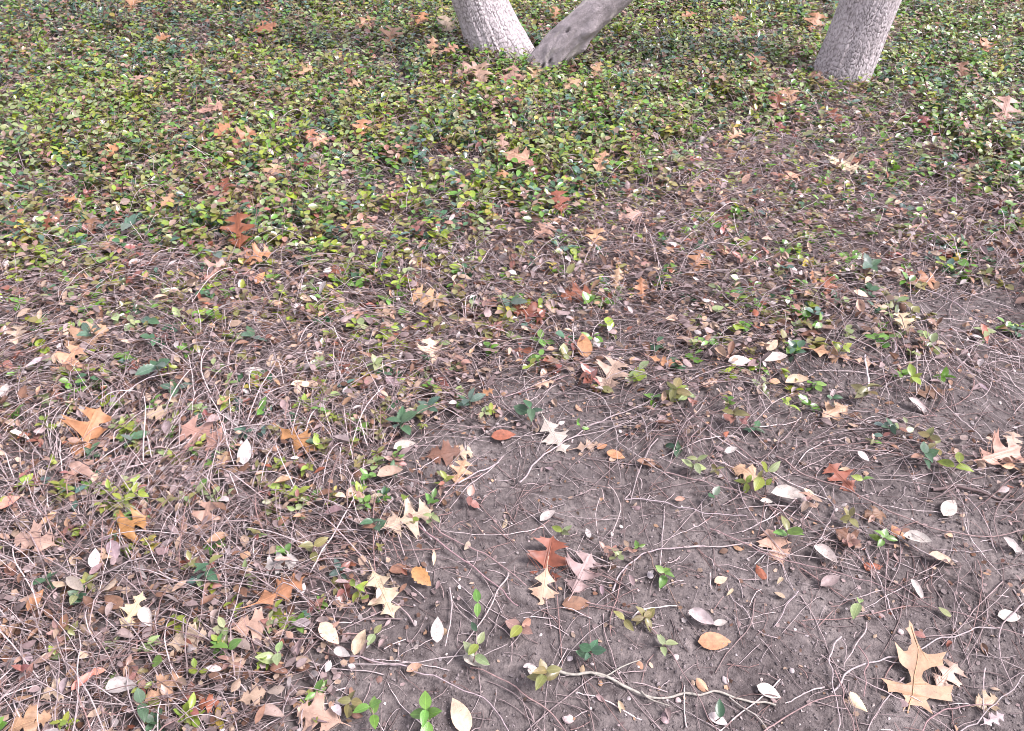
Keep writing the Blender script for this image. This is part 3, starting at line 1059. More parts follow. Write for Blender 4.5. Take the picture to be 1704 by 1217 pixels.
# px, py, length px, tip direction (deg, 90 = up the picture), tilt to the viewer, shape, colour, name of its own ('' = told by its place)
OAK = [
    (1507, 1108, 138, 71, 12, 'star', 'star tan', 'big star-shaped tan oak leaf'), (1574, 1126, 66, 35, 8, 'oak', 'beige', 'ragged beige oak leaf half under the big star-shaped one'),
    (912, 942, 98, 78, 30, 'oak', 'reddish brown', 'tall reddish brown oak leaf'), (905, 985, 82, 262, 38, 'narrow', 'cream', 'golden cream oak leaf standing on its tip'),
    (968, 960, 78, 60, 5, 'oak', 'mauve', 'thin-lobed mauve oak leaf'), (637, 988, 95, 300, 12, 'narrow', 'beige', 'long crumpled beige leaf'),
    (678, 866, 90, 20, 14, 'oak', 'cream', 'cream oak leaf at the tangle edge'), (207, 884, 78, 40, 28, 'oak', 'golden', 'golden oak leaf standing in the stems'),
    (342, 868, 66, 80, 36, 'oak', 'pinkish tan', 'pinkish oak leaf standing upright'), (468, 988, 92, 30, 16, 'narrow', 'orange', 'curved orange tan oak leaf'),
    (312, 1066, 66, 15, 10, 'wide', 'beige', 'broad rounded beige leaf'), (271, 1150, 70, 40, 10, 'oak', 'tan', 'flat tan oak leaf among stems'),
    (221, 1022, 72, 75, 14, 'narrow', 'cream', 'slender pale oak leaf'), (533, 1193, 84, 165, 10, 'wide', 'beige', 'wide pale oak leaf cut by the bottom edge'),
    (44, 1204, 70, 20, 12, 'wide', 'tan', 'tan oak leaf in the bottom corner'), (470, 938, 62, 190, 12, 'oak', 'white', 'whitish torn oak leaf'),
    (420, 1042, 70, 10, 8, 'wide', 'pinkish tan', 'flat pinkish leaf under stems'), (60, 902, 78, 170, 8, 'wide', 'beige', 'broad dull beige oak leaf'),
    (150, 727, 92, 75, 26, 'oak', 'orange', 'large orange brown oak leaf'), (340, 726, 92, 160, 14, 'oak', 'pinkish tan', 'crumpled pink cream oak leaf'),
    (496, 733, 84, 330, 20, 'narrow', 'golden', 'slanting golden oak leaf'), (127, 786, 58, 60, 12, 'wide', 'pinkish tan', 'small pink brown oak leaf'),
    (132, 566, 68, 55, 26, 'oak', 'tan', 'upper of two stacked tan oak leaves'), (112, 608, 72, 65, 32, 'oak', 'tan', 'lower of two stacked tan oak leaves'),
    (714, 500, 64, 160, 20, 'oak', 'tan', 'bright tan oak leaf by itself'), (1016, 626, 70, 60, 16, 'oak', 'beige', 'pale tan oak leaf at the soil edge'),
    (718, 588, 46, 100, 16, 'oak', 'cream', 'small cream oak leaf'), (806, 657, 34, 20, 12, 'narrow', 'orange', 'small orange oak leaf on dark soil'),
    (922, 727, 74, 300, 12, 'narrow', 'white', 'bleached skeletal oak leaf'), (766, 788, 46, 70, 16, 'oak', 'tan', 'tan oak leaf at the cluster foot'),
    (737, 757, 60, 10, 18, 'wide', 'brown', 'curled brown oak leaf in the cluster'), (768, 757, 40, 15, 16, 'oak', 'cream', 'pale oak leaf in the cluster'),
    (978, 744, 50, 10, 8, 'narrow', 'beige', 'narrow beige oak leaf'), (878, 521, 66, 345, 14, 'oak', 'rust', 'dark rust oak leaf'),
    (957, 490, 58, 10, 18, 'oak', 'rust', 'rust oak leaf behind a yellow leaf'), (1026, 468, 40, 75, 22, 'narrow', 'tan', 'thin tan oak leaf standing'),
    (1067, 484, 42, 90, 30, 'narrow', 'orange', 'upright crinkled orange oak leaf'), (1504, 541, 44, 95, 24, 'oak', 'cream', 'torn straw-coloured oak leaf'),
    (1382, 590, 72, 345, 12, 'narrow', 'tan', 'long tan oak leaf'), (1390, 686, 52, 200, 14, 'wide', 'tan', 'folded light tan oak leaf'),
    (1662, 760, 84, 15, 8, 'oak', 'pinkish tan', 'wide-lobed pinkish oak leaf'), (1400, 798, 58, 120, 12, 'oak', 'reddish brown', 'reddish pointed oak leaf'),
    (1241, 788, 52, 330, 14, 'wide', 'tan', 'creased tan oak leaf on stems'), (1290, 912, 62, 100, 10, 'wide', 'pinkish tan', 'pinkish brown oak leaf under stems'),
    (1410, 897, 48, 320, 14, 'wide', 'brown', 'brown curled oak leaf on soil'), (1536, 467, 56, 5, 10, 'oak', 'orange', 'flat orange oak leaf'),
    (1378, 481, 40, 85, 28, 'oak', 'rust', 'rust oak leaf standing among yellow sprigs'), (1353, 466, 30, 100, 34, 'narrow', 'orange', ''),
    (1162, 436, 50, 60, 16, 'oak', 'orange', ''), (425, 428, 54, 20, 20, 'oak', 'orange', 'bright orange oak leaf in the stems'),
    (556, 452, 40, 20, 16, 'wide', 'rust', ''), (358, 452, 46, 60, 18, 'oak', 'pinkish tan', ''), (398, 388, 64, 100, 34, 'oak', 'rust', 'rusty red oak leaf standing upright'),
    (184, 408, 44, 20, 16, 'wide', 'pinkish tan', ''), (372, 768, 34, 80, 22, 'wide', 'tan', ''), (345, 1172, 42, 10, 10, 'wide', 'reddish brown', ''),
    (905, 385, 44, 30, 16, 'oak', 'pinkish tan', 'pinkish star of an oak leaf'), (1047, 362, 46, 20, 20, 'wide', 'pinkish tan', 'round pinkish brown oak leaf'),
    (990, 400, 42, 80, 20, 'oak', 'tan', ''), (930, 337, 44, 100, 20, 'oak', 'reddish brown', ''), (862, 264, 54, 340, 14, 'wide', 'tan', 'broad tan oak leaf in the green'),
    (836, 244, 38, 95, 26, 'narrow', 'pinkish tan', ''), (1000, 272, 48, 65, 24, 'narrow', 'tan', ''), (835, 290, 30, 10, 14, 'wide', 'orange', ''),
    (405, 233, 46, 45, 30, 'oak', 'orange', 'notched orange oak leaf'), (369, 219, 32, 40, 34, 'wide', 'orange', 'folded orange oak leaf'),
    (350, 184, 48, 15, 14, 'oak', 'pinkish tan', ''), (382, 190, 34, 350, 14, 'oak', 'rust', ''), (188, 252, 32, 60, 30, 'wide', 'orange', ''),
    (455, 290, 40, 80, 26, 'oak', 'tan', ''), (506, 276, 38, 5, 10, 'narrow', 'dark red', ''), (118, 333, 36, 350, 12, 'narrow', 'orange', ''),
    (152, 373, 30, 100, 20, 'wide', 'brown', ''), (375, 312, 34, 90, 24, 'oak', 'rust', ''), (80, 372, 36, 85, 36, 'narrow', 'rust', ''), (278, 335, 30, 60, 20, 'oak', 'tan', ''),
    (440, 47, 44, 20, 18, 'wide', 'orange', ''), (221, 8, 34, 70, 20, 'oak', 'orange', ''), (270, 65, 30, 20, 18, 'wide', 'orange', ''), (508, 120, 28, 30, 20, 'oak', 'tan', ''),
    (228, 137, 24, 80, 20, 'oak', 'pinkish tan', ''), (517, 225, 26, 80, 28, 'wide', 'orange', ''), (532, 236, 30, 40, 20, 'oak', 'tan', ''),
    (606, 40, 40, 35, 24, 'oak', 'tan', ''), (700, 32, 26, 60, 26, 'oak', 'orange', ''), (652, 63, 42, 80, 26, 'oak', 'tan', ''), (745, 44, 32, 110, 22, 'oak', 'beige', ''),
    (720, 82, 34, 90, 26, 'narrow', 'tan', ''), (750, 82, 30, 20, 20, 'oak', 'tan', ''), (778, 118, 48, 25, 20, 'oak', 'pinkish tan', 'pinkish oak leaf before the slanting trunk'),
    (799, 127, 42, 100, 24, 'oak', 'pinkish tan', ''), (852, 127, 38, 260, 22, 'oak', 'pinkish tan', 'pale peach oak leaf at the trunk foot'), (890, 122, 28, 80, 24, 'oak', 'tan', ''),
    (925, 26, 24, 80, 30, 'oak', 'orange', ''), (952, 142, 36, 30, 20, 'wide', 'tan', ''), (993, 119, 34, 60, 26, 'narrow', 'tan', ''), (600, 216, 36, 80, 26, 'oak', 'orange', ''),
    (590, 140, 28, 20, 18, 'oak', 'tan', ''), (675, 245, 34, 30, 20, 'narrow', 'brown', ''), (1145, 26, 32, 15, 16, 'oak', 'orange', ''), (1228, 32, 28, 15, 16, 'wide', 'orange', ''),
    (1356, 42, 40, 65, 34, 'oak', 'orange', 'orange oak leaf beside the lone trunk'), (1257, 106, 38, 60, 22, 'oak', 'orange', ''), (1475, 61, 26, 10, 14, 'wide', 'pinkish tan', ''),
    (1640, 80, 28, 60, 20, 'oak', 'orange', ''), (1672, 185, 52, 60, 28, 'oak', 'pinkish tan', 'pinkish tan oak leaf with thin lobes'), (1297, 215, 24, 70, 30, 'wide', 'dark red', ''),
    (1295, 170, 34, 70, 26, 'oak', 'rust', ''), (1390, 198, 32, 110, 26, 'oak', 'reddish brown', ''), (1541, 206, 26, 100, 20, 'oak', 'dark red', ''), (1225, 226, 36, 20, 16, 'oak', 'tan', ''),
    (1400, 277, 48, 330, 16, 'oak', 'cream', 'light tan oak leaf with a rust curl'), (1420, 268, 30, 10, 20, 'wide', 'rust', ''), (1316, 295, 42, 30, 16, 'wide', 'tan', ''), (1160, 308, 34, 10, 12, 'oak', 'pinkish tan', ''),
    (1215, 257, 24, 80, 24, 'wide', 'brown', ''), (1358, 128, 30, 340, 26, 'wide', 'brown', ''), (1312, 158, 34, 100, 22, 'oak', 'tan', ''), (1600, 118, 30, 70, 24, 'oak', 'brown', ''),
    (1180, 640, 34, 20, 12, 'narrow', 'beige', ''), (1455, 858, 44, 10, 12, 'wide', 'brown', 'brown ragged oak leaf near a white oval'), (1545, 655, 62, 5, 6, 'narrow', 'brown', 'flat brown strip of oak leaf'),
    (1440, 604, 46, 345, 12, 'narrow', 'beige', ''), (1100, 603, 44, 345, 18, 'narrow', 'orange', 'rolled orange brown leaf'), (1685, 735, 40, 60, 12, 'oak', 'beige', ''),
    (260, 690, 44, 10, 12, 'wide', 'beige', ''), (30, 560, 44, 100, 20, 'oak', 'beige', ''), (165, 560, 40, 60, 22, 'oak', 'tan', ''), (640, 520, 46, 15, 10, 'oak', 'pinkish tan', ''),
    (590, 520, 44, 340, 10, 'narrow', 'pinkish tan', ''), (905, 860 - 220, 44, 15, 8, 'narrow', 'beige', ''), (1650, 1200, 46, 20, 10, 'narrow', 'pale grey', 'pale curled leaf in the bottom stems'),
    (1640, 1170, 52, 15, 10, 'wide', 'beige', ''), (90, 1150, 54, 30, 10, 'wide', 'beige', ''), (170, 930, 40, 80, 14, 'oak', 'beige', ''), (420, 1160, 50, 20, 10, 'wide', 'beige', ''),
]
for i, q in enumerate(OAK):
    if q[7]:
        LAND.append((q[0], q[1], q[7]))
for px, py, nm in ((815, 60, 'blocky-barked pair tree'), (930, 90, 'slanting grey trunk'), (1405, 110, 'lone blocky-barked trunk')):
    LAND.append((px, py, nm))

# px, py, length px, direction, tilt, shape (0 flat, 1 cupped, 2 rolled down, 3 narrow curl, 4 toothed), colour, own name
OVAL = [
    (766, 1192, 62, 118, 16, 0, 'cream', 'large cream oval leaf with dark spots'), (1580, 845, 44, 40, 10, 0, 'white', 'white oval leaf lying flat'),
    (1310, 827, 54, 350, 10, 1, 'white', 'long white cupped leaf'), (1524, 899, 44, 345, 12, 1, 'white', 'white boat-shaped leaf'), (1498, 885, 30, 320, 14, 2, 'orange', 'orange curled leaf tip'),
    (1166, 1030, 46, 330, 20, 1, 'white', 'white folded leaf'), (1198, 1038, 24, 10, 14, 1, 'white', 'small white leaf half'), (1190, 1067, 58, 2, 12, 0, 'orange', 'flat orange narrow leaf'),
    (1280, 1151, 42, 335, 10, 0, 'white', 'pale oval leaf with a stalk'), (1430, 1168, 38, 310, 14, 2, 'cream', 'cream triangular leaf piece'), (1372, 926, 42, 315, 10, 1, 'white', 'pinkish white leaf'),
    (1527, 983, 36, 300, 14, 3, 'white', 'small white curled leaf'), (1681, 1025, 42, 0, 6, 0, 'white', 'white oval leaf at the edge'), (728, 1050, 42, 92, 22, 0, 'white', 'upright white oval leaf'),
    (548, 1055, 48, 318, 14, 0, 'cream', 'cream oval leaf with dark marks'), (570, 1088, 32, 340, 14, 1, 'white', 'bright white leaf chip'), (911, 861, 30, 30, 12, 1, 'white', 'white lens-shaped leaf'),
    (838, 724, 42, 8, 10, 0, 'reddish brown', 'red brown oval leaf'), (1025, 757, 32, 345, 10, 0, 'orange', 'orange red oval leaf'), (1002, 743, 20, 20, 12, 0, 'orange', 'tiny orange leaf'),
    (972, 579, 44, 95, 26, 0, 'orange', 'standing ochre oval leaf'), (960, 1004, 50, 5, 8, 0, 'brown', 'round brown oval leaf'), (702, 962, 42, 320, 22, 4, 'golden', 'toothed yellow and red leaf'),
    (674, 745, 38, 10, 10, 1, 'white', 'white cupped leaf by the weed'), (1080, 772, 42, 355, 6, 3, 'brown', 'dark brown sliver'), (158, 930, 36, 110, 16, 0, 'pale grey', 'pale grey oval leaf in stems'),
    (247, 1030, 42, 310, 14, 1, 'pale grey', 'grey white leaf with a hole'), (60, 1000, 38, 70, 20, 0, 'orange', 'orange oval leaf in stems'), (12, 836, 40, 30, 16, 0, 'salmon', 'salmon pink oval leaf'),
    (140, 1133, 42, 55, 18, 3, 'salmon', 'long pink leaf'), (163, 1117, 24, 10, 16, 0, 'salmon', 'round pink leaf'), (205, 1145, 56, 0, 8, 1, 'white', 'white strip leaf'),
    (409, 756, 44, 92, 30, 0, 'pale grey', 'pale green grey leaf standing upright'), (425, 618, 36, 5, 10, 0, 'white', 'white pointed leaf'), (456, 607, 30, 340, 10, 0, 'beige', 'beige pointed leaf'),
    (505, 640, 40, 10, 10, 3, 'cream', 'curled tan and cream leaf'), (433, 465, 24, 60, 30, 0, 'orange', 'small orange standing oval'), (510, 500, 22, 340, 20, 1, 'cream', 'cream leaf roll'),
    (1232, 600, 42, 5, 10, 0, 'pale grey', 'pale leaf at the tangle foot'), (1285, 575, 30, 40, 18, 0, 'beige', 'beige leaf leaning on stems'), (1290, 600, 40, 10, 10, 1, 'white', 'white leaf under the beige ones'),
    (1325, 637, 40, 5, 8, 1, 'beige', 'flat beige strip on soil'), (1433, 489, 24, 340, 14, 0, 'cream', 'cream oval by the soil patch'), (1530, 800 - 122, 40, 325, 12, 3, 'white', 'white curl of leaf'),
    (1437, 760, 22, 315, 14, 0, 'white', 'small white oval'), (1638, 556, 26, 280, 14, 3, 'salmon', 'red sliver of leaf'), (1380, 970, 38, 20, 8, 1, 'mauve', 'mauve cupped leaf'),
    (1267, 952, 28, 110, 16, 2, 'reddish brown', 'brown triangular leaf'), (1455, 941, 36, 5, 14, 2, 'reddish brown', 'red brown curled leaf'), (1570, 930, 50, 350, 6, 3, 'beige', 'long beige leaf under stems'),
    (1690, 915, 46, 315, 10, 3, 'white', 'white slender leaf at the edge'), (1275, 836, 20, 350, 10, 1, 'white', 'white leaf chip by a runner'), (1200, 965, 26, 20, 8, 0, 'beige', 'beige chip on the soil'),
    (650, 790, 44, 10, 10, 1, 'beige', 'long beige leaf by the tan cluster'), (792, 1102, 46, 340, 12, 1, 'white', 'white leaf behind a green sprig'), (690, 1113, 28, 20, 10, 1, 'pinkish tan', 'pinkish leaf chip'),
    (600, 1072, 42, 70, 14, 1, 'beige', 'beige folded leaf'), (1170, 1140, 28, 310, 10, 2, 'tan', 'tan curl by the branch end'), (1195, 1197, 34, 335, 8, 0, 'white', 'white leaf under a green one'),
    (1110, 1190, 30, 60, 10, 2, 'mauve', 'mauve pointed leaf'), (890, 1120, 30, 320, 16, 0, 'pale grey', 'dull grey leaf at the sprig foot'), (1215, 752, 24, 20, 12, 1, 'white', 'white torn chip of leaf'),
]
for q in OVAL:
    LAND.append((q[0], q[1], q[7]))

# px, py, leaf length px, number of leaves, colour, height m, own name
SPR = [
    (398, 1078, 40, 2, 'bright green', .06, 'bright green upright leaf pair'), (262, 1104, 38, 1, 'bright green', .04, 'single glossy green leaf in stems'), (1316, 880, 34, 4, 'bright green', .04, 'four-leaf bright green sprig'),
    (1186, 824, 26, 2, 'dark green', .02, 'dark green leaf over a pale one'), (1266, 778, 40, 3, 'yellow-green', .07, 'tall yellow-green sprig'), (1110, 952, 26, 4, 'bright green', .03, 'rounded bright green sprig'),
    (866, 1042, 34, 4, 'pinkish', .03, 'pink and green cross-shaped sprig'), (903, 1120, 36, 7, 'olive', .07, 'stacked olive sprig at the branch end'), (688, 824, 36, 1, 'yellow-green', .07, 'upright yellow-green leaf'),
    (626, 868, 28, 5, 'dark green', .06, 'dark green column sprig'), (512, 905, 32, 4, 'olive', .07, 'olive sprig in the stems'), (1540, 752, 26, 5, 'dark green', .04, 'dark glossy low sprig'),
    (1592, 765, 34, 4, 'yellow-green', .05, 'leaning yellow-green sprig'), (325, 950, 32, 5, 'dark green', .07, 'blue-green drooping sprig'), (76, 965, 26, 4, 'dark green', .04, 'dark green pair near the edge'),
    (212, 1175, 36, 2, 'dark green', .05, 'broad green leaf pair'), (1545, 1057, 26, 1, 'dark green', .012, 'single round green leaf on soil'), (1586, 1023, 26, 1, 'pale green', .01, 'single pale green leaf on soil'),
    (781, 833, 26, 3, 'reddish', .03, 'red and green little sprig'), (1050, 1037, 26, 2, 'olive', .03, 'upright olive leaf'), (1078, 1022, 24, 6, 'olive', .03, 'olive trailing sprig'),
    (1100, 1000 + 75, 24, 4, 'pale green', .02, 'pale sprig beyond the branch'), (980, 1085, 28, 5, 'dark green', .04, 'green and pale sprig beyond the branch'), (712, 1190, 34, 6, 'bright green', .05, 'bright green cluster by the cream oval'),
    (622, 1182, 34, 4, 'bright green', .05, 'green and red sprig below the tangle'), (797, 1000, 26, 2, 'bright green', .03, 'bright green leaf pair on soil'), (793, 1046, 26, 1, 'dark green', .02, 'small dark green leaf'),
    (1190, 1196, 32, 1, 'dark green', .02, 'green leaf over a white leaf'), (878, 676, 36, 4, 'dark green', .05, 'dark green sprig with a white-veined leaf'), (1128, 650, 30, 7, 'olive', .05, 'bronze olive bushy sprig'),
    (1225, 690, 28, 5, 'olive', .05, 'olive drooping sprig on the soil'), (625, 600, 24, 9, 'pale green', .05, 'pale green bushy sprig'), (1440, 650, 30, 6, 'olive', .05, 'tall olive sprig by the white stick'),
    (1520, 632, 30, 3, 'yellow-green', .05, 'yellow-green arched sprig'), (1548, 690 + 30, 26, 3, 'olive', .05, 'olive sprig by the strip'), (905, 560, 26, 4, 'bright green', .03, 'bright green sprig on the soil lip'),
    (1152, 770, 24, 7, 'pale green', .05, 'pale grey-green sprig'), (1436, 1005, 34, 2, 'pale green', .03, 'drooping pale green leaf'), (958, 450, 24, 2, 'pale green', .06, 'round pale green leaf'),
    (1445, 800, 26, 2, 'bright green', .03, 'two small green leaves by the thick stick'), (435, 680, 28, 2, 'bright green', .04, 'flat green leaf pair'), (115, 870 - 50, 26, 3, 'bluish green', .05, 'bluish sprig by the salmon leaf'),
    (450, 1092, 34, 3, 'pale green', .05, 'pale green round-leaf sprig'), (935, 880, 24, 3, 'pale green', .03, 'pale sprig beside the red-brown leaf'), (785, 1090, 32, 4, 'pale green', .05, 'pinkish green sprig before a white leaf'),
]
for q in SPR:
    LAND.append((q[0], q[1], q[6]))

# dry leaves have lost some colour
G_OAK = 'oak leaves scattered over the ground'
stalk_col = {k: tuple(min(0.6, c * 1.15) for c in v) for k, v in OAKC.items()}
cnt = {}
for (px, py, L, ang, tilt, kind, col, nm) in OAK:
    z = surf_z(px, py)
    nv = sum(1 for k in OAKM if k[0] == kind)
    v = cnt.get(kind, 0)
    cnt[kind] = v + 1
    bme, sme = OAKM[(kind, v % nv)]
    if not nm:
        L *= 0.9
    P, M, t, Lm = leaf_frame(px, py, L, ang, tilt, z)
    lift = abs(math.sin(math.radians(tilt))) * abs(t.z) * Lm * 0.25
    P.z += lift * 0.5 + (0.016 if kind == 'star' else 0.004)
    o = add('oak_leaf', bme)
    set_pose(o, P, M, t, Lm)
    c = jit(tuple(v * 0.9 for v in OAKC[col]), 0.15)
    o.color = (*c, 1)
    s = add('stalk', sme, None, o)
    s.color = (*[min(0.7, q * 1.2) for q in c], 1)
    big = 'large' if Lm > 0.13 else 'small' if Lm < 0.085 else 'medium'
    pose = 'tilted up' if tilt > 22 else 'lying flat' if tilt < 13 else 'slightly raised'
    x, y = float(P.x), float(P.y)
    if nm:
        lab = say(f'{nm}' + ('' if len(nm.split()) > 6 else ' ' + where(x, y)), px, py, True)
    else:
        lab = say(f'{big} {col} oak leaf {pose}', px, py)
    tag(o, lab, 'oak leaf', G_OAK)

# ------------------------------------------------------------------ fallen oval leaves
OV = []
for q in range(8):
    sh = [dict(width=.52, fold=.08, droop=.10, wave=.03), dict(width=.48, fold=.55, droop=-.10, wave=.05, cup=.3), dict(width=.55, fold=-.45, droop=.22, wave=.05), dict(width=.34, fold=.5, droop=.4, wave=.06, cup=.5),
          dict(width=.58, fold=.15, droop=.12, serr=.10), dict(width=.62, fold=-.2, droop=.3, wave=.05), dict(width=.44, fold=.3, droop=.05, wave=.04, cup=.5), dict(width=.5, fold=.7, droop=.3, wave=.06)][q]
    V, F, UV = oval_template(12 if q == 4 else 7, seed=q, ovate=0.5, **sh)
    OV.append(mesh_template('fallen_leaf', V, F, UV, M_DRY))
SHAPE = ['flat', 'cupped', 'down-curled', 'narrow curled', 'toothed', 'broad bent', 'boat-shaped', 'folded']
G_OV = 'small fallen leaves lying over soil and stems'
for (px, py, L, ang, tilt, sh, col, nm) in OVAL:
    z = surf_z(px, py) + 0.003
    P, M, t, Lm = leaf_frame(px, py, L, ang, tilt, z)
    P.z += abs(t.z) * Lm * 0.3
    o = add('fallen_leaf', OV[sh])
    set_pose(o, P, M, t, Lm)
    o.color = (*jit(OAKC[col], 0.1), 1)
    tag(o, say(nm + ' ' + where(float(P.x), float(P.y)), px, py, True), 'fallen leaf', G_OV)
names8 = ['tan', 'beige', 'mauve', 'brown', 'pinkish tan', 'pale grey', 'cream', 'reddish brown']
for q in np.nonzero(own_lit)[0]:
    sh = random.choice([0, 1, 2, 3, 5, 6, 7, 1])
    o = add('fallen_leaf', OV[sh])
    R = rot_mats(np.array([lyaw[q]]), np.array([lpit[q] * 0.7]), np.array([lrol[q] * 0.7]))[0]
    zz = float(lz[q]) + 0.004
    o.matrix_world = Matrix.Translation((lx[q], ly[q], zz)) @ Matrix(R.tolist()).to_4x4() @ Matrix.Scale(float(lsz[q]), 4)
    col = names8[lw[q]]
    o.color = (*jit(tuple(v * 0.82 for v in OAKC[col]), 0.2), 1)
    px, py = to_px(lx[q], ly[q], zz)
    big = 'large' if lsz[q] > 0.036 else 'small' if lsz[q] < 0.026 else 'medium'
    tag(o, say(f'{big} {col} {SHAPE[sh]} leaf', float(px), float(py)), 'fallen leaf', G_OV)

# ------------------------------------------------------------------ vine sprigs
GL = []
for q, sh in enumerate([dict(width=.56, fold=.14, droop=.12), dict(width=.50, fold=.25, droop=.2), dict(width=.62, fold=.08, droop=-.06), dict(width=.52, fold=.3, droop=.3, wave=.02)]):
    V, F, UV = oval_template(6, seed=q, ovate=0.3, **sh)
    GL.append(mesh_template('leaf', V, F, UV, M_GREEN))
G_SP = 'vine sprigs rising from stems and soil'
NUM = ['no', 'one', 'two', 'three', 'four', 'five', 'six', 'seven', 'eight', 'nine', 'ten']


def sprig(x, y, h, n, leaf_len, col, hero=False):
    gz = float(ground_z(x, y))
    root = bpy.data.objects.new('vine_sprig', None)
    COL.objects.link(root)
    root.location = (x, y, gz)
    a, m = random.uniform(0, 6.28), random.uniform(0.1, 0.5)
    dx, dy = math.cos(a) * m * h, math.sin(a) * m * h
    tt = np.linspace(0, 1, 6)
    pts = np.stack([dx * tt ** 1.6, dy * tt ** 1.6, -0.004 + (h + 0.004) * tt], -1)[None]
    V, F, N, C = tubes(pts, np.full((1, 6), random.uniform(0.0009, 0.0013)), 4, np.ones((1, 3)))
    st = add('stem', mesh_arrays('stem', V, F, N), M_STEM, root)
    st.color = (*jit((0.20, 0.14, 0.12), 0.25), 1)
    az = random.uniform(0, 6.28)
    pairs = math.ceil(n / 2)
    for i in range(n):
        j = i // 2
        fr = 1 - j / max(1, pairs) * 0.8
        if n == 1:
            fr = 1
        base = Vector((dx * fr ** 1.6, dy * fr ** 1.6, h * fr))
        yaw = az + (i % 2) * math.pi + j * math.pi / 2 + random.gauss(0, 0.25)
        pit, rol = random.gauss(0.30, 0.35), random.gauss(0, 0.35)
        if h > 0.05 and n <= 2:
            pit = random.uniform(0.5, 0.9)
        if h < 0.016:
            pit, rol = random.uniform(-0.05, 0.15), random.uniform(-0.1, 0.1)
        l = leaf_len * random.uniform(0.8, 1.1) * (1 if j else 0.95)
        o = add('leaf', random.choice(GL), None, root)
        R = rot_mats(np.array([yaw]), np.array([pit]), np.array([rol]))[0]
        o.matrix_local = Matrix.Translation(base) @ Matrix(R.tolist()).to_4x4() @ Matrix.Diagonal((l * random.uniform(0.9, 1.15), l, l, 1))
        cc = col if random.random() > 0.14 else GRC[random.choice(['yellow-green', 'olive', 'pinkish', 'pale green', 'reddish'])]
        o.color = (*jit(tuple(v * 0.78 + 0.008 for v in cc), 0.25), 1)
    return root


for (px, py, L, n, col, h, nm) in SPR:
    x, y = to_ground(px, py, h)
    x, y = float(x), float(y)
    o = sprig(x, y, h, n, min(0.045, max(0.016, L / float(px_scale(x, y, h)) * 0.92)), GRC[col], True)
    tag(o, say(nm + (' ' + where(x, y) if len(nm.split()) < 8 and 'soil' not in nm else ''), px, py, True), 'vine sprig', G_SP)
gnames = list(GRC)
for q in np.nonzero(own_sprig)[0]:
    n = random.choice([4, 5, 6, 6, 7, 8]) if f_tangle(sx[q], sy[q]) > 0.5 else random.choice([2, 3, 4, 4, 5])
    h = float(sprig_h[q])
    L = random.uniform(0.019, 0.031)
    o = sprig(float(sx[q]), float(sy[q]), h, n, L, GRC[gnames[sprig_kind[q]]])
    px, py = to_px(sx[q], sy[q], h)
    size = 'tall' if h > 0.042 else 'low' if h < 0.024 else 'upright'
    tag(o, say(f'{size} {NUM[n]}-leaf {gnames[sprig_kind[q]]} sprig', float(px), float(py)), 'vine sprig', G_SP)

# ------------------------------------------------------------------ broad-leaved weeds with toothed bluish leaves
WV = []
for q in range(3):
    V, F, UV = oval_template(14, 0.46 + 0.06 * q, 0.18, 0.18, serr=0.13, wave=0.03, seed=q + 30)
    WV.append(mesh_template('leaf', V, F, UV, M_GREEN))
WEED = [(668, 700, 46, 5, .05, 'bluish weed with two crossed toothed leaves'), (712, 672, 38, 4, .05, 'grey-green toothed weed beyond the crossed one'), (262, 605, 46, 5, .10, 'bluish toothed weed standing in the stems'),
        (850, 498, 40, 4, .07, 'bluish toothed weed over the rust oak leaf'), (782, 662, 38, 5, .06, 'dark green weed by the small orange leaf'), (290, 640, 40, 4, .04, 'low grey-green weed among the stems'),
        (150, 545, 40, 4, .10, 'dark green weed behind the stacked tan leaves'), (360, 420, 44, 3, .10, 'broad dark green weed below the rusty leaf'), (248, 530, 36, 3, .05, 'single dark toothed weed beside stems'),
        (420, 555, 40, 4, .05, 'greyish spiky weed in the tangle'), (220, 375, 44, 4, .11, 'broad green weed near the rust leaf'), (1415, 168, 30, 4, .11, 'bluish toothed weed before the lone trunk'),
        (1445, 440, 36, 4, .07, 'grey-green weed by the flat orange leaf'), (220, 722, 36, 4, .06, 'dark bluish weed by the crumpled pink leaf')]
for (px, py, L, n, h, nm) in WEED:
    x, y = (float(v) for v in to_ground(px, py + 8, h * 0.6))
    root = bpy.data.objects.new('toothed_weed', None)
    COL.objects.link(root)
    root.location = (x, y, float(ground_z(x, y)))
    ll = min(0.055, max(0.032, L / float(px_scale(x, y)) * 0.75))
    V, F, N, C = tubes(np.array([[[0, 0, -0.004 + (h * 0.8) * t] for t in np.linspace(0, 1, 5)]]), np.full((1, 5), 0.0016), 5, np.ones((1, 3)))
    st = add('stem', mesh_arrays('stem', V, F, N), M_STEM, root)
    st.color = (0.13, 0.13, 0.08, 1)
    a0 = random.uniform(0, 6.28)
    for i in range(n):
        R = rot_mats(np.array([a0 + i * 6.28 / n + random.gauss(0, .3)]), np.array([random.uniform(0.1, 0.85)]), np.array([random.gauss(0, .35)]))[0]
        l = ll * random.uniform(0.75, 1.1)
        o = add('leaf', WV[i % 3], None, root)
        o.matrix_local = Matrix.Translation((0, 0, h * random.uniform(0.4, 0.8))) @ Matrix(R.tolist()).to_4x4() @ Matrix.Scale(l, 4)
        o.color = (*jit(random.choice([(0.055, 0.098, 0.068), (0.045, 0.095, 0.045), (0.075, 0.11, 0.085)]), .15), 1)
    LAND.append((px, py, nm))
    tag(root, say(nm, px, py, True), 'weed', 'toothed weeds growing through the vines')

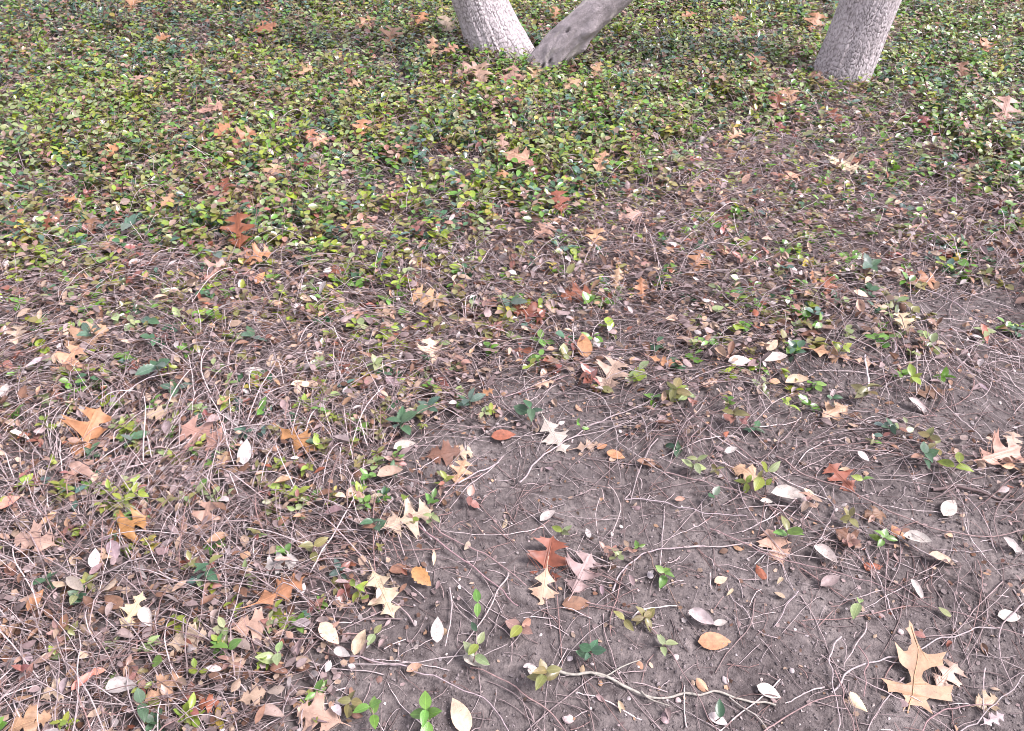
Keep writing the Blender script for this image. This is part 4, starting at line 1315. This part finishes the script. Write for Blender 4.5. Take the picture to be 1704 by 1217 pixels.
# ------------------------------------------------------------------ sticks, runners and twigs drawn out in the photograph
TW = {'pale': (0.27, 0.23, 0.225), 'mauve': (0.20, 0.14, 0.135), 'brown': (0.15, 0.10, 0.085), 'white': (0.5, 0.46, 0.45), 'lichen': (0.24, 0.225, 0.195), 'dark': (0.10, 0.075, 0.068)}


def stick(name, pts, rpx, col, rise=0.01, sides=6, parent=None, seed=0):
    px = np.array([p[0] for p in pts], float)
    py = np.array([p[1] for p in pts], float)
    # Catmull-Rom through the points
    k = len(px)
    t = np.linspace(0, k - 1, (k - 1) * 6 + 1)
    i = np.clip(t.astype(int), 0, k - 2)
    f = t - i
    g = lambda a, j: a[np.clip(j, 0, k - 1)]
    cr = lambda a: 0.5 * (2 * g(a, i) + (g(a, i + 1) - g(a, i - 1)) * f + (2 * g(a, i - 1) - 5 * g(a, i) + 4 * g(a, i + 1) - g(a, i + 2)) * f ** 2 + (3 * g(a, i) - g(a, i - 1) - 3 * g(a, i + 1) + g(a, i + 2)) * f ** 3)
    X, Y = to_ground(cr(px), cr(py), 0.006)
    s = px_scale(X, Y)
    taper = np.linspace(1.0, 0.62, len(t))
    r = 0.6 * rpx / s.mean() * taper * (1 + 0.14 * (vnoise(X, Y, 0.02, seed + 300) - 0.5) * 2)
    Z = ground_z(X, Y) + r * 0.9 + rise * (0.25 + vnoise(X, Y, 0.12, seed + 310))
    wob = 0.006
    X, Y = X + wob * (vnoise(X, Y, 0.03, seed + 1) - 0.5) * 2, Y + wob * (vnoise(X, Y, 0.03, seed + 2) - 0.5) * 2
    V, F, N, C = tubes(np.stack([X, Y, Z], -1)[None], r[None], sides, np.ones((1, 3)))
    o = add(name, mesh_arrays(name, V, F, N), M_STEM, parent)
    o.color = (*jit(TW[col], 0.08), 1)
    return o


STICKS = [
    ('branch', [(918, 1106), (945, 1120), (1000, 1124), (1040, 1145), (1085, 1160), (1130, 1158), (1200, 1154), (1228, 1160), (1290, 1174)], 4.4, 'lichen', 'thick lichen-grey branch lying on the soil', [[(985, 1125), (1005, 1130), (1040, 1116), (1066, 1104)], [(1215, 1158), (1250, 1190), (1285, 1225)], [(1065, 1152), (1085, 1170), (1110, 1178)]]),
    ('twig', [(1384, 1150), (1410, 1120), (1438, 1102), (1480, 1093), (1514, 1086), (1560, 1064), (1615, 1048), (1668, 1046)], 2.6, 'pale', 'pale forked twig running over the big star leaf', [[(1615, 1049), (1640, 1074), (1665, 1090), (1710, 1114)], [(1470, 1095), (1500, 1102), (1530, 1108)]]),
    ('twig', [(1402, 1060), (1383, 1092), (1384, 1130), (1392, 1160), (1398, 1225)], 2.4, 'pale', 'bent twig standing beside the big star leaf', [[(1402, 1064), (1408, 1082), (1403, 1116)]]),
    ('twig', [(1444, 1033), (1425, 1072), (1404, 1108)], 2.2, 'pale', 'straight pale twig over the bent twig', []),
    ('twig', [(1428, 1076), (1442, 1100), (1441, 1130), (1435, 1162)], 2.0, 'mauve', 'short hooked twig by the big star leaf', []),
    ('twig', [(1386, 1120), (1400, 1160), (1412, 1190), (1424, 1225)], 2.2, 'mauve', 'mauve twig leaving the twig knot downward', []),
    ('twig', [(1255, 1225), (1310, 1192), (1360, 1172), (1400, 1156)], 2.3, 'mauve', 'mauve runner ending in the twig knot', []),
    ('branch', [(1548, 812), (1592, 808), (1632, 818), (1668, 828), (1720, 832)], 5.5, 'dark', 'thick dark stick at the soil edge', [[(1590, 808), (1560, 826), (1530, 830)]]),
    ('twig', [(1438, 598), (1441, 628), (1442, 656)], 3.0, 'white', 'short white peeled stick', []),
    ('twig', [(1491, 560), (1484, 590), (1462, 605), (1444, 612)], 2.4, 'pale', 'pale twig bending to the white stick', []),
    ('twig', [(865, 806), (901, 766), (948, 731), (1012, 699), (1082, 670)], 2.4, 'pale', 'long pale runner rising over the soil', [[(948, 731), (990, 722), (1050, 705)]]),
    ('twig', [(764, 812), (795, 790), (832, 768)], 2.6, 'pale', 'short pale stick beside the tan cluster', []),
    ('twig', [(690, 832), (740, 812), (765, 806), (800, 790)], 1.8, 'mauve', 'thin runner beside the tan cluster', []),
    ('twig', [(1040, 832), (1100, 842), (1134, 850), (1190, 858), (1240, 862)], 1.6, 'pale', 'thin straight pale twig on open soil', []),
    ('twig', [(1134, 912), (1200, 907), (1244, 906), (1276, 914), (1330, 928), (1420, 928)], 2.0, 'pale', 'pale twig crossing the pinkish brown leaf', [[(1276, 914), (1280, 950), (1278, 975)], [(1276, 918), (1300, 935), (1312, 968), (1326, 992)]]),
    ('twig', [(1326, 984), (1312, 1010), (1290, 1044)], 1.7, 'pale', 'y-shaped pale twig, longer arm', [[(1322, 992), (1300, 1005), (1279, 1016)], [(1322, 996), (1342, 1008), (1350, 1033)]]),
    ('twig', [(1360, 805), (1380, 828), (1388, 854), (1368, 888), (1341, 930)], 1.8, 'pale', 'hooked pale runner near the white cupped leaf', []),
    ('trailing_vine', [(1100, 790), (1180, 805), (1260, 832), (1330, 868), (1400, 905), (1452, 942), (1540, 1000), (1600, 1022), (1712, 1062)], 1.8, 'mauve', 'long mauve runner crossing the whole bare soil', []),
    ('trailing_vine', [(1290, 760), (1340, 790), (1400, 812), (1480, 850), (1560, 880), (1640, 890), (1712, 882)], 2.3, 'mauve', 'thick mauve runner above the white oval', []),
    ('trailing_vine', [(1180, 880), (1280, 925), (1380, 950), (1460, 972), (1530, 1005)], 1.8, 'mauve', 'mauve runner below the brown curled leaf', []),
    ('trailing_vine', [(690, 878), (745, 920), (800, 960), (862, 1012)], 2.6, 'mauve', 'mauve runner pointing at the cream standing leaf', []),
    ('trailing_vine', [(700, 870), (760, 905), (820, 938), (880, 985)], 2.2, 'mauve', 'upper of two parallel mauve runners', []),
    ('trailing_vine', [(975, 1004), (1040, 1022), (1090, 1058), (1128, 1110), (1160, 1165), (1192, 1225)], 2.0, 'mauve', 'mauve runner falling from the brown oval', []),
    ('trailing_vine', [(570, 1095), (640, 1105), (720, 1130), (800, 1165), (850, 1225)], 2.2, 'pale', 'pale runner below the cream spotted leaf', []),
    ('trailing_vine', [(560, 1105), (660, 1110), (760, 1098), (820, 1090), (845, 1080)], 1.8, 'pale', 'arched pale runner behind the white leaf', []),
    ('trailing_vine', [(780, 1110), (860, 1150), (920, 1190), (950, 1225)], 2.2, 'mauve', 'mauve runner sloping to the bottom edge', []),
    ('trailing_vine', [(845, 960), (818, 1010), (788, 1058), (745, 1110)], 2.2, 'pale', 'straight pale stem left of the pink and green cross', []),
    ('trailing_vine', [(745, 985), (750, 1030), (738, 1080)], 2.4, 'pale', 'short pale stem above the white upright leaf', []),
    ('trailing_vine', [(1012, 815), (1030, 850), (1015, 900), (1012, 960)], 1.8, 'pale', 'drooping pale stem above the mauve leaf', []),
    ('trailing_vine', [(1020, 985), (1042, 945), (1072, 925), (1110, 915), (1170, 910)], 2.4, 'pale', 'pale curved stem right of the mauve oak leaf', []),
    ('trailing_vine', [(1075, 920), (1095, 960), (1120, 1000), (1140, 1032)], 1.7, 'brown', 'brown stem under the rounded green sprig', []),
    ('trailing_vine', [(1052, 1035), (1080, 1014), (1126, 1012)], 2.0, 'white', 'short whitish stem over the olive trail', []),
    ('trailing_vine', [(490, 690), (430, 700), (370, 745), (330, 775)], 2.2, 'pale', 'pale arching stem by the crumpled pink leaf', []),
    ('trailing_vine', [(135, 810), (180, 770), (240, 752), (300, 760)], 2.2, 'pale', 'long pale arch over the tangle', []),
    ('trailing_vine', [(470, 700), (440, 735), (405, 740)], 2.0, 'pale', 'short pale arch above the upright grey leaf', []),
    ('trailing_vine', [(60, 860), (110, 840), (160, 800), (205, 770)], 2.0, 'pale', 'pale stem rising past the salmon leaf', []),
    ('trailing_vine', [(165, 940), (200, 985), (212, 1030), (230, 1060)], 2.2, 'pale', 'pale crooked stem under the slender leaf', []),
    ('trailing_vine', [(520, 930), (545, 970), (560, 1020), (540, 1085)], 2.0, 'pale', 'pale stem bending round the olive sprig', []),
    ('trailing_vine', [(700, 650), (760, 668), (840, 660), (910, 640), (985, 610)], 2.0, 'mauve', 'mauve stem edging the first soil patch', []),
    ('trailing_vine', [(760, 590), (840, 608), (930, 606), (1020, 604), (1080, 612)], 1.8, 'mauve', 'mauve stem lying across the first soil patch', []),
    ('trailing_vine', [(1060, 560), (1085, 620), (1110, 680), (1150, 740), (1200, 790), (1240, 838)], 1.9, 'mauve', 'long mauve stem falling past the bronze sprig', []),
    ('trailing_vine', [(945, 640), (1000, 660), (1020, 700), (1030, 740), (1075, 775), (1120, 800)], 1.8, 'pale', 'pale stem looping below the pale tan oak leaf', []),
    ('trailing_vine', [(1180, 540), (1250, 560), (1330, 580), (1420, 610), (1500, 650), (1560, 700)], 1.8, 'mauve', 'mauve runner through the soil-edge litter', []),
    ('trailing_vine', [(1560, 560), (1600, 600), (1650, 620), (1712, 640)], 1.8, 'pale', 'pale runner at the far soil edge', []),
    ('trailing_vine', [(1530, 480), (1580, 500), (1640, 540), (1712, 585)], 2.0, 'pale', 'pale runner crossing the far soil patch', []),
    ('trailing_vine', [(1140, 690), (1200, 730), (1280, 790), (1330, 835)], 1.8, 'mauve', 'mauve stem under the tall yellow-green sprig', []),
    ('trailing_vine', [(1420, 700), (1500, 730), (1560, 790), (1600, 830)], 1.8, 'mauve', 'mauve stem by the dark glossy sprig', []),
    ('trailing_vine', [(1530, 1225), (1560, 1190), (1600, 1170), (1660, 1168)], 2.2, 'mauve', 'mauve runner in the bottom stems', []),
    ('trailing_vine', [(1575, 1225), (1620, 1205), (1680, 1150), (1712, 1120)], 2.0, 'pale', 'pale stem over the curled bottom leaf', []),
    ('trailing_vine', [(1638, 1112), (1634, 1150), (1636, 1182)], 2.2, 'pale', 'upright pale stem piece near the edge', []),
]
G_ST = {'branch': 'dead branches on the soil', 'twig': 'twigs on the soil', 'trailing_vine': 'bare vine stems lying singly'}
for i, (nm, pts, r, col, lab, sides_) in enumerate(STICKS):
    o = stick(nm, pts, r, col, 0.012 if nm != 'branch' else 0.004, 7, None, i)
    for j, sp in enumerate(sides_):
        stick('side_twig', sp, r * 0.55, col, 0.012, 5, o, i * 3 + j)
    mid = pts[len(pts) // 2]
    tag(o, say(lab, mid[0], mid[1], True), {'branch': 'branch', 'twig': 'twig', 'trailing_vine': 'vine stem'}[nm], G_ST[nm])
    if len(lab.split()) <= 8:
        LAND.append((mid[0], mid[1], lab))

# the loose stems nearest the camera, each by itself
q_ = np.nonzero(own_stem)[0]
W = wander(tx[q_], ty[q_], tL[q_], tang[q_], 13, tlift[q_] * 0.6, 0.07)
for i, q in enumerate(q_):
    V, F, N, C = tubes(W[i:i + 1], (trad[q] * np.linspace(1.0, 0.6, 13) * (1 + 0.1 * rng.normal(0, 1, 13)))[None], 5, np.ones((1, 3)))
    o = add('trailing_vine', mesh_arrays('trailing_vine', V, F, N), M_STEM)
    o.color = (*np.clip(tcol[q], 0.01, 0.7), 1)
    px, py = to_px(W[i, 6, 0], W[i, 6, 1])
    colw = 'pale grey' if grey[q] else 'light mauve' if tcol[q].mean() > 0.20 else 'dark brown' if tcol[q].mean() < 0.11 else 'brown'
    th = 'thick' if trad[q] > 0.00135 else 'thin' if trad[q] < 0.0009 else 'wiry'
    ln = 'long' if tL[q] > 0.22 else 'short' if tL[q] < 0.15 else 'curving'
    tag(o, say(f'{ln} {th} {colw} vine stem', float(px), float(py)), 'vine stem', G_ST['trailing_vine'])

# ------------------------------------------------------------------ pebbles
PEB = [(1207, 1132, 14), (1318, 1116, 14), (1124, 1096, 13), (945, 1197, 20), (1500, 1048, 13), (1343, 1056, 9), (1128, 1166, 12), (1110, 1165, 9), (985, 1108, 8), (948, 1098, 13), (1046, 1165, 10), (982, 1180, 8), (640, 1170, 7), (725, 1152, 7), (1030, 1122, 7),
       (1323, 1048, 7), (1375, 1052, 6), (1340, 1108, 6), (1395, 1098, 6), (620, 920 + 180, 8), (1062, 983, 7), (1062, 1112, 6), (732, 1097, 10), (1030, 1207, 8), (960, 1155, 7), (1000, 1130, 6), (1225, 1090, 6), (1410, 1010, 6), (1155, 875, 7), (1290, 875, 6), (1618, 707, 9),
       (857, 584, 9), (842, 598, 7), (815, 805, 7), (828, 706, 9), (1170, 800, 6), (1545, 598, 8), (1470, 708, 6), (1520, 860, 6), (1600, 985, 7), (1100, 1085, 6), (900, 1060, 7), (690, 1010, 6), (600, 1025, 6), (880, 905, 6), (1650, 900, 6), (1675, 975, 6), (1585, 1140, 7), (1480, 1195, 7)]
for i, (px, py, d) in enumerate(PEB):
    x, y = (float(v) for v in to_ground(px, py))
    r = 0.85 * d / 2 / float(px_scale(x, y))
    bm = bmesh.new()
    bmesh.ops.create_icosphere(bm, subdivisions=2 if d > 9 else 1, radius=1)
    rr = random.Random(i)
    for v in bm.verts:
        v.co *= rr.uniform(0.68, 1.15)
    me = bpy.data.meshes.new('pebble')
    for f in bm.faces:
        f.smooth = d > 9
    bm.to_mesh(me)
    bm.free()
    o = add('pebble', me, M_STEM)
    o.scale = (r * rr.uniform(0.9, 1.25), r * rr.uniform(0.9, 1.1), r * 0.6)
    o.rotation_euler = (0, 0, rr.uniform(0, 6))
    o.location = (x, y, float(soil_relief(x, y)) + r * 0.2)
    me.materials.clear()
    me.materials.append(M_STEM)
    cw = rr.choice([('white', (0.36, 0.32, 0.31)), ('pinkish grey', (0.36, 0.29, 0.28)), ('pale grey', (0.25, 0.225, 0.22))])
    o.color = (*cw[1], 1)
    tag(o, say(f"{'large' if d > 11 else 'small' if d < 8 else 'mid-sized'} {cw[0]} pebble", px, py), 'pebble', 'pebbles on the bare soil')

print('objects', len(scene.objects), 'tris', sum(len(o.data.loop_triangles) or 0 for o in scene.objects if o.type == 'MESH'))
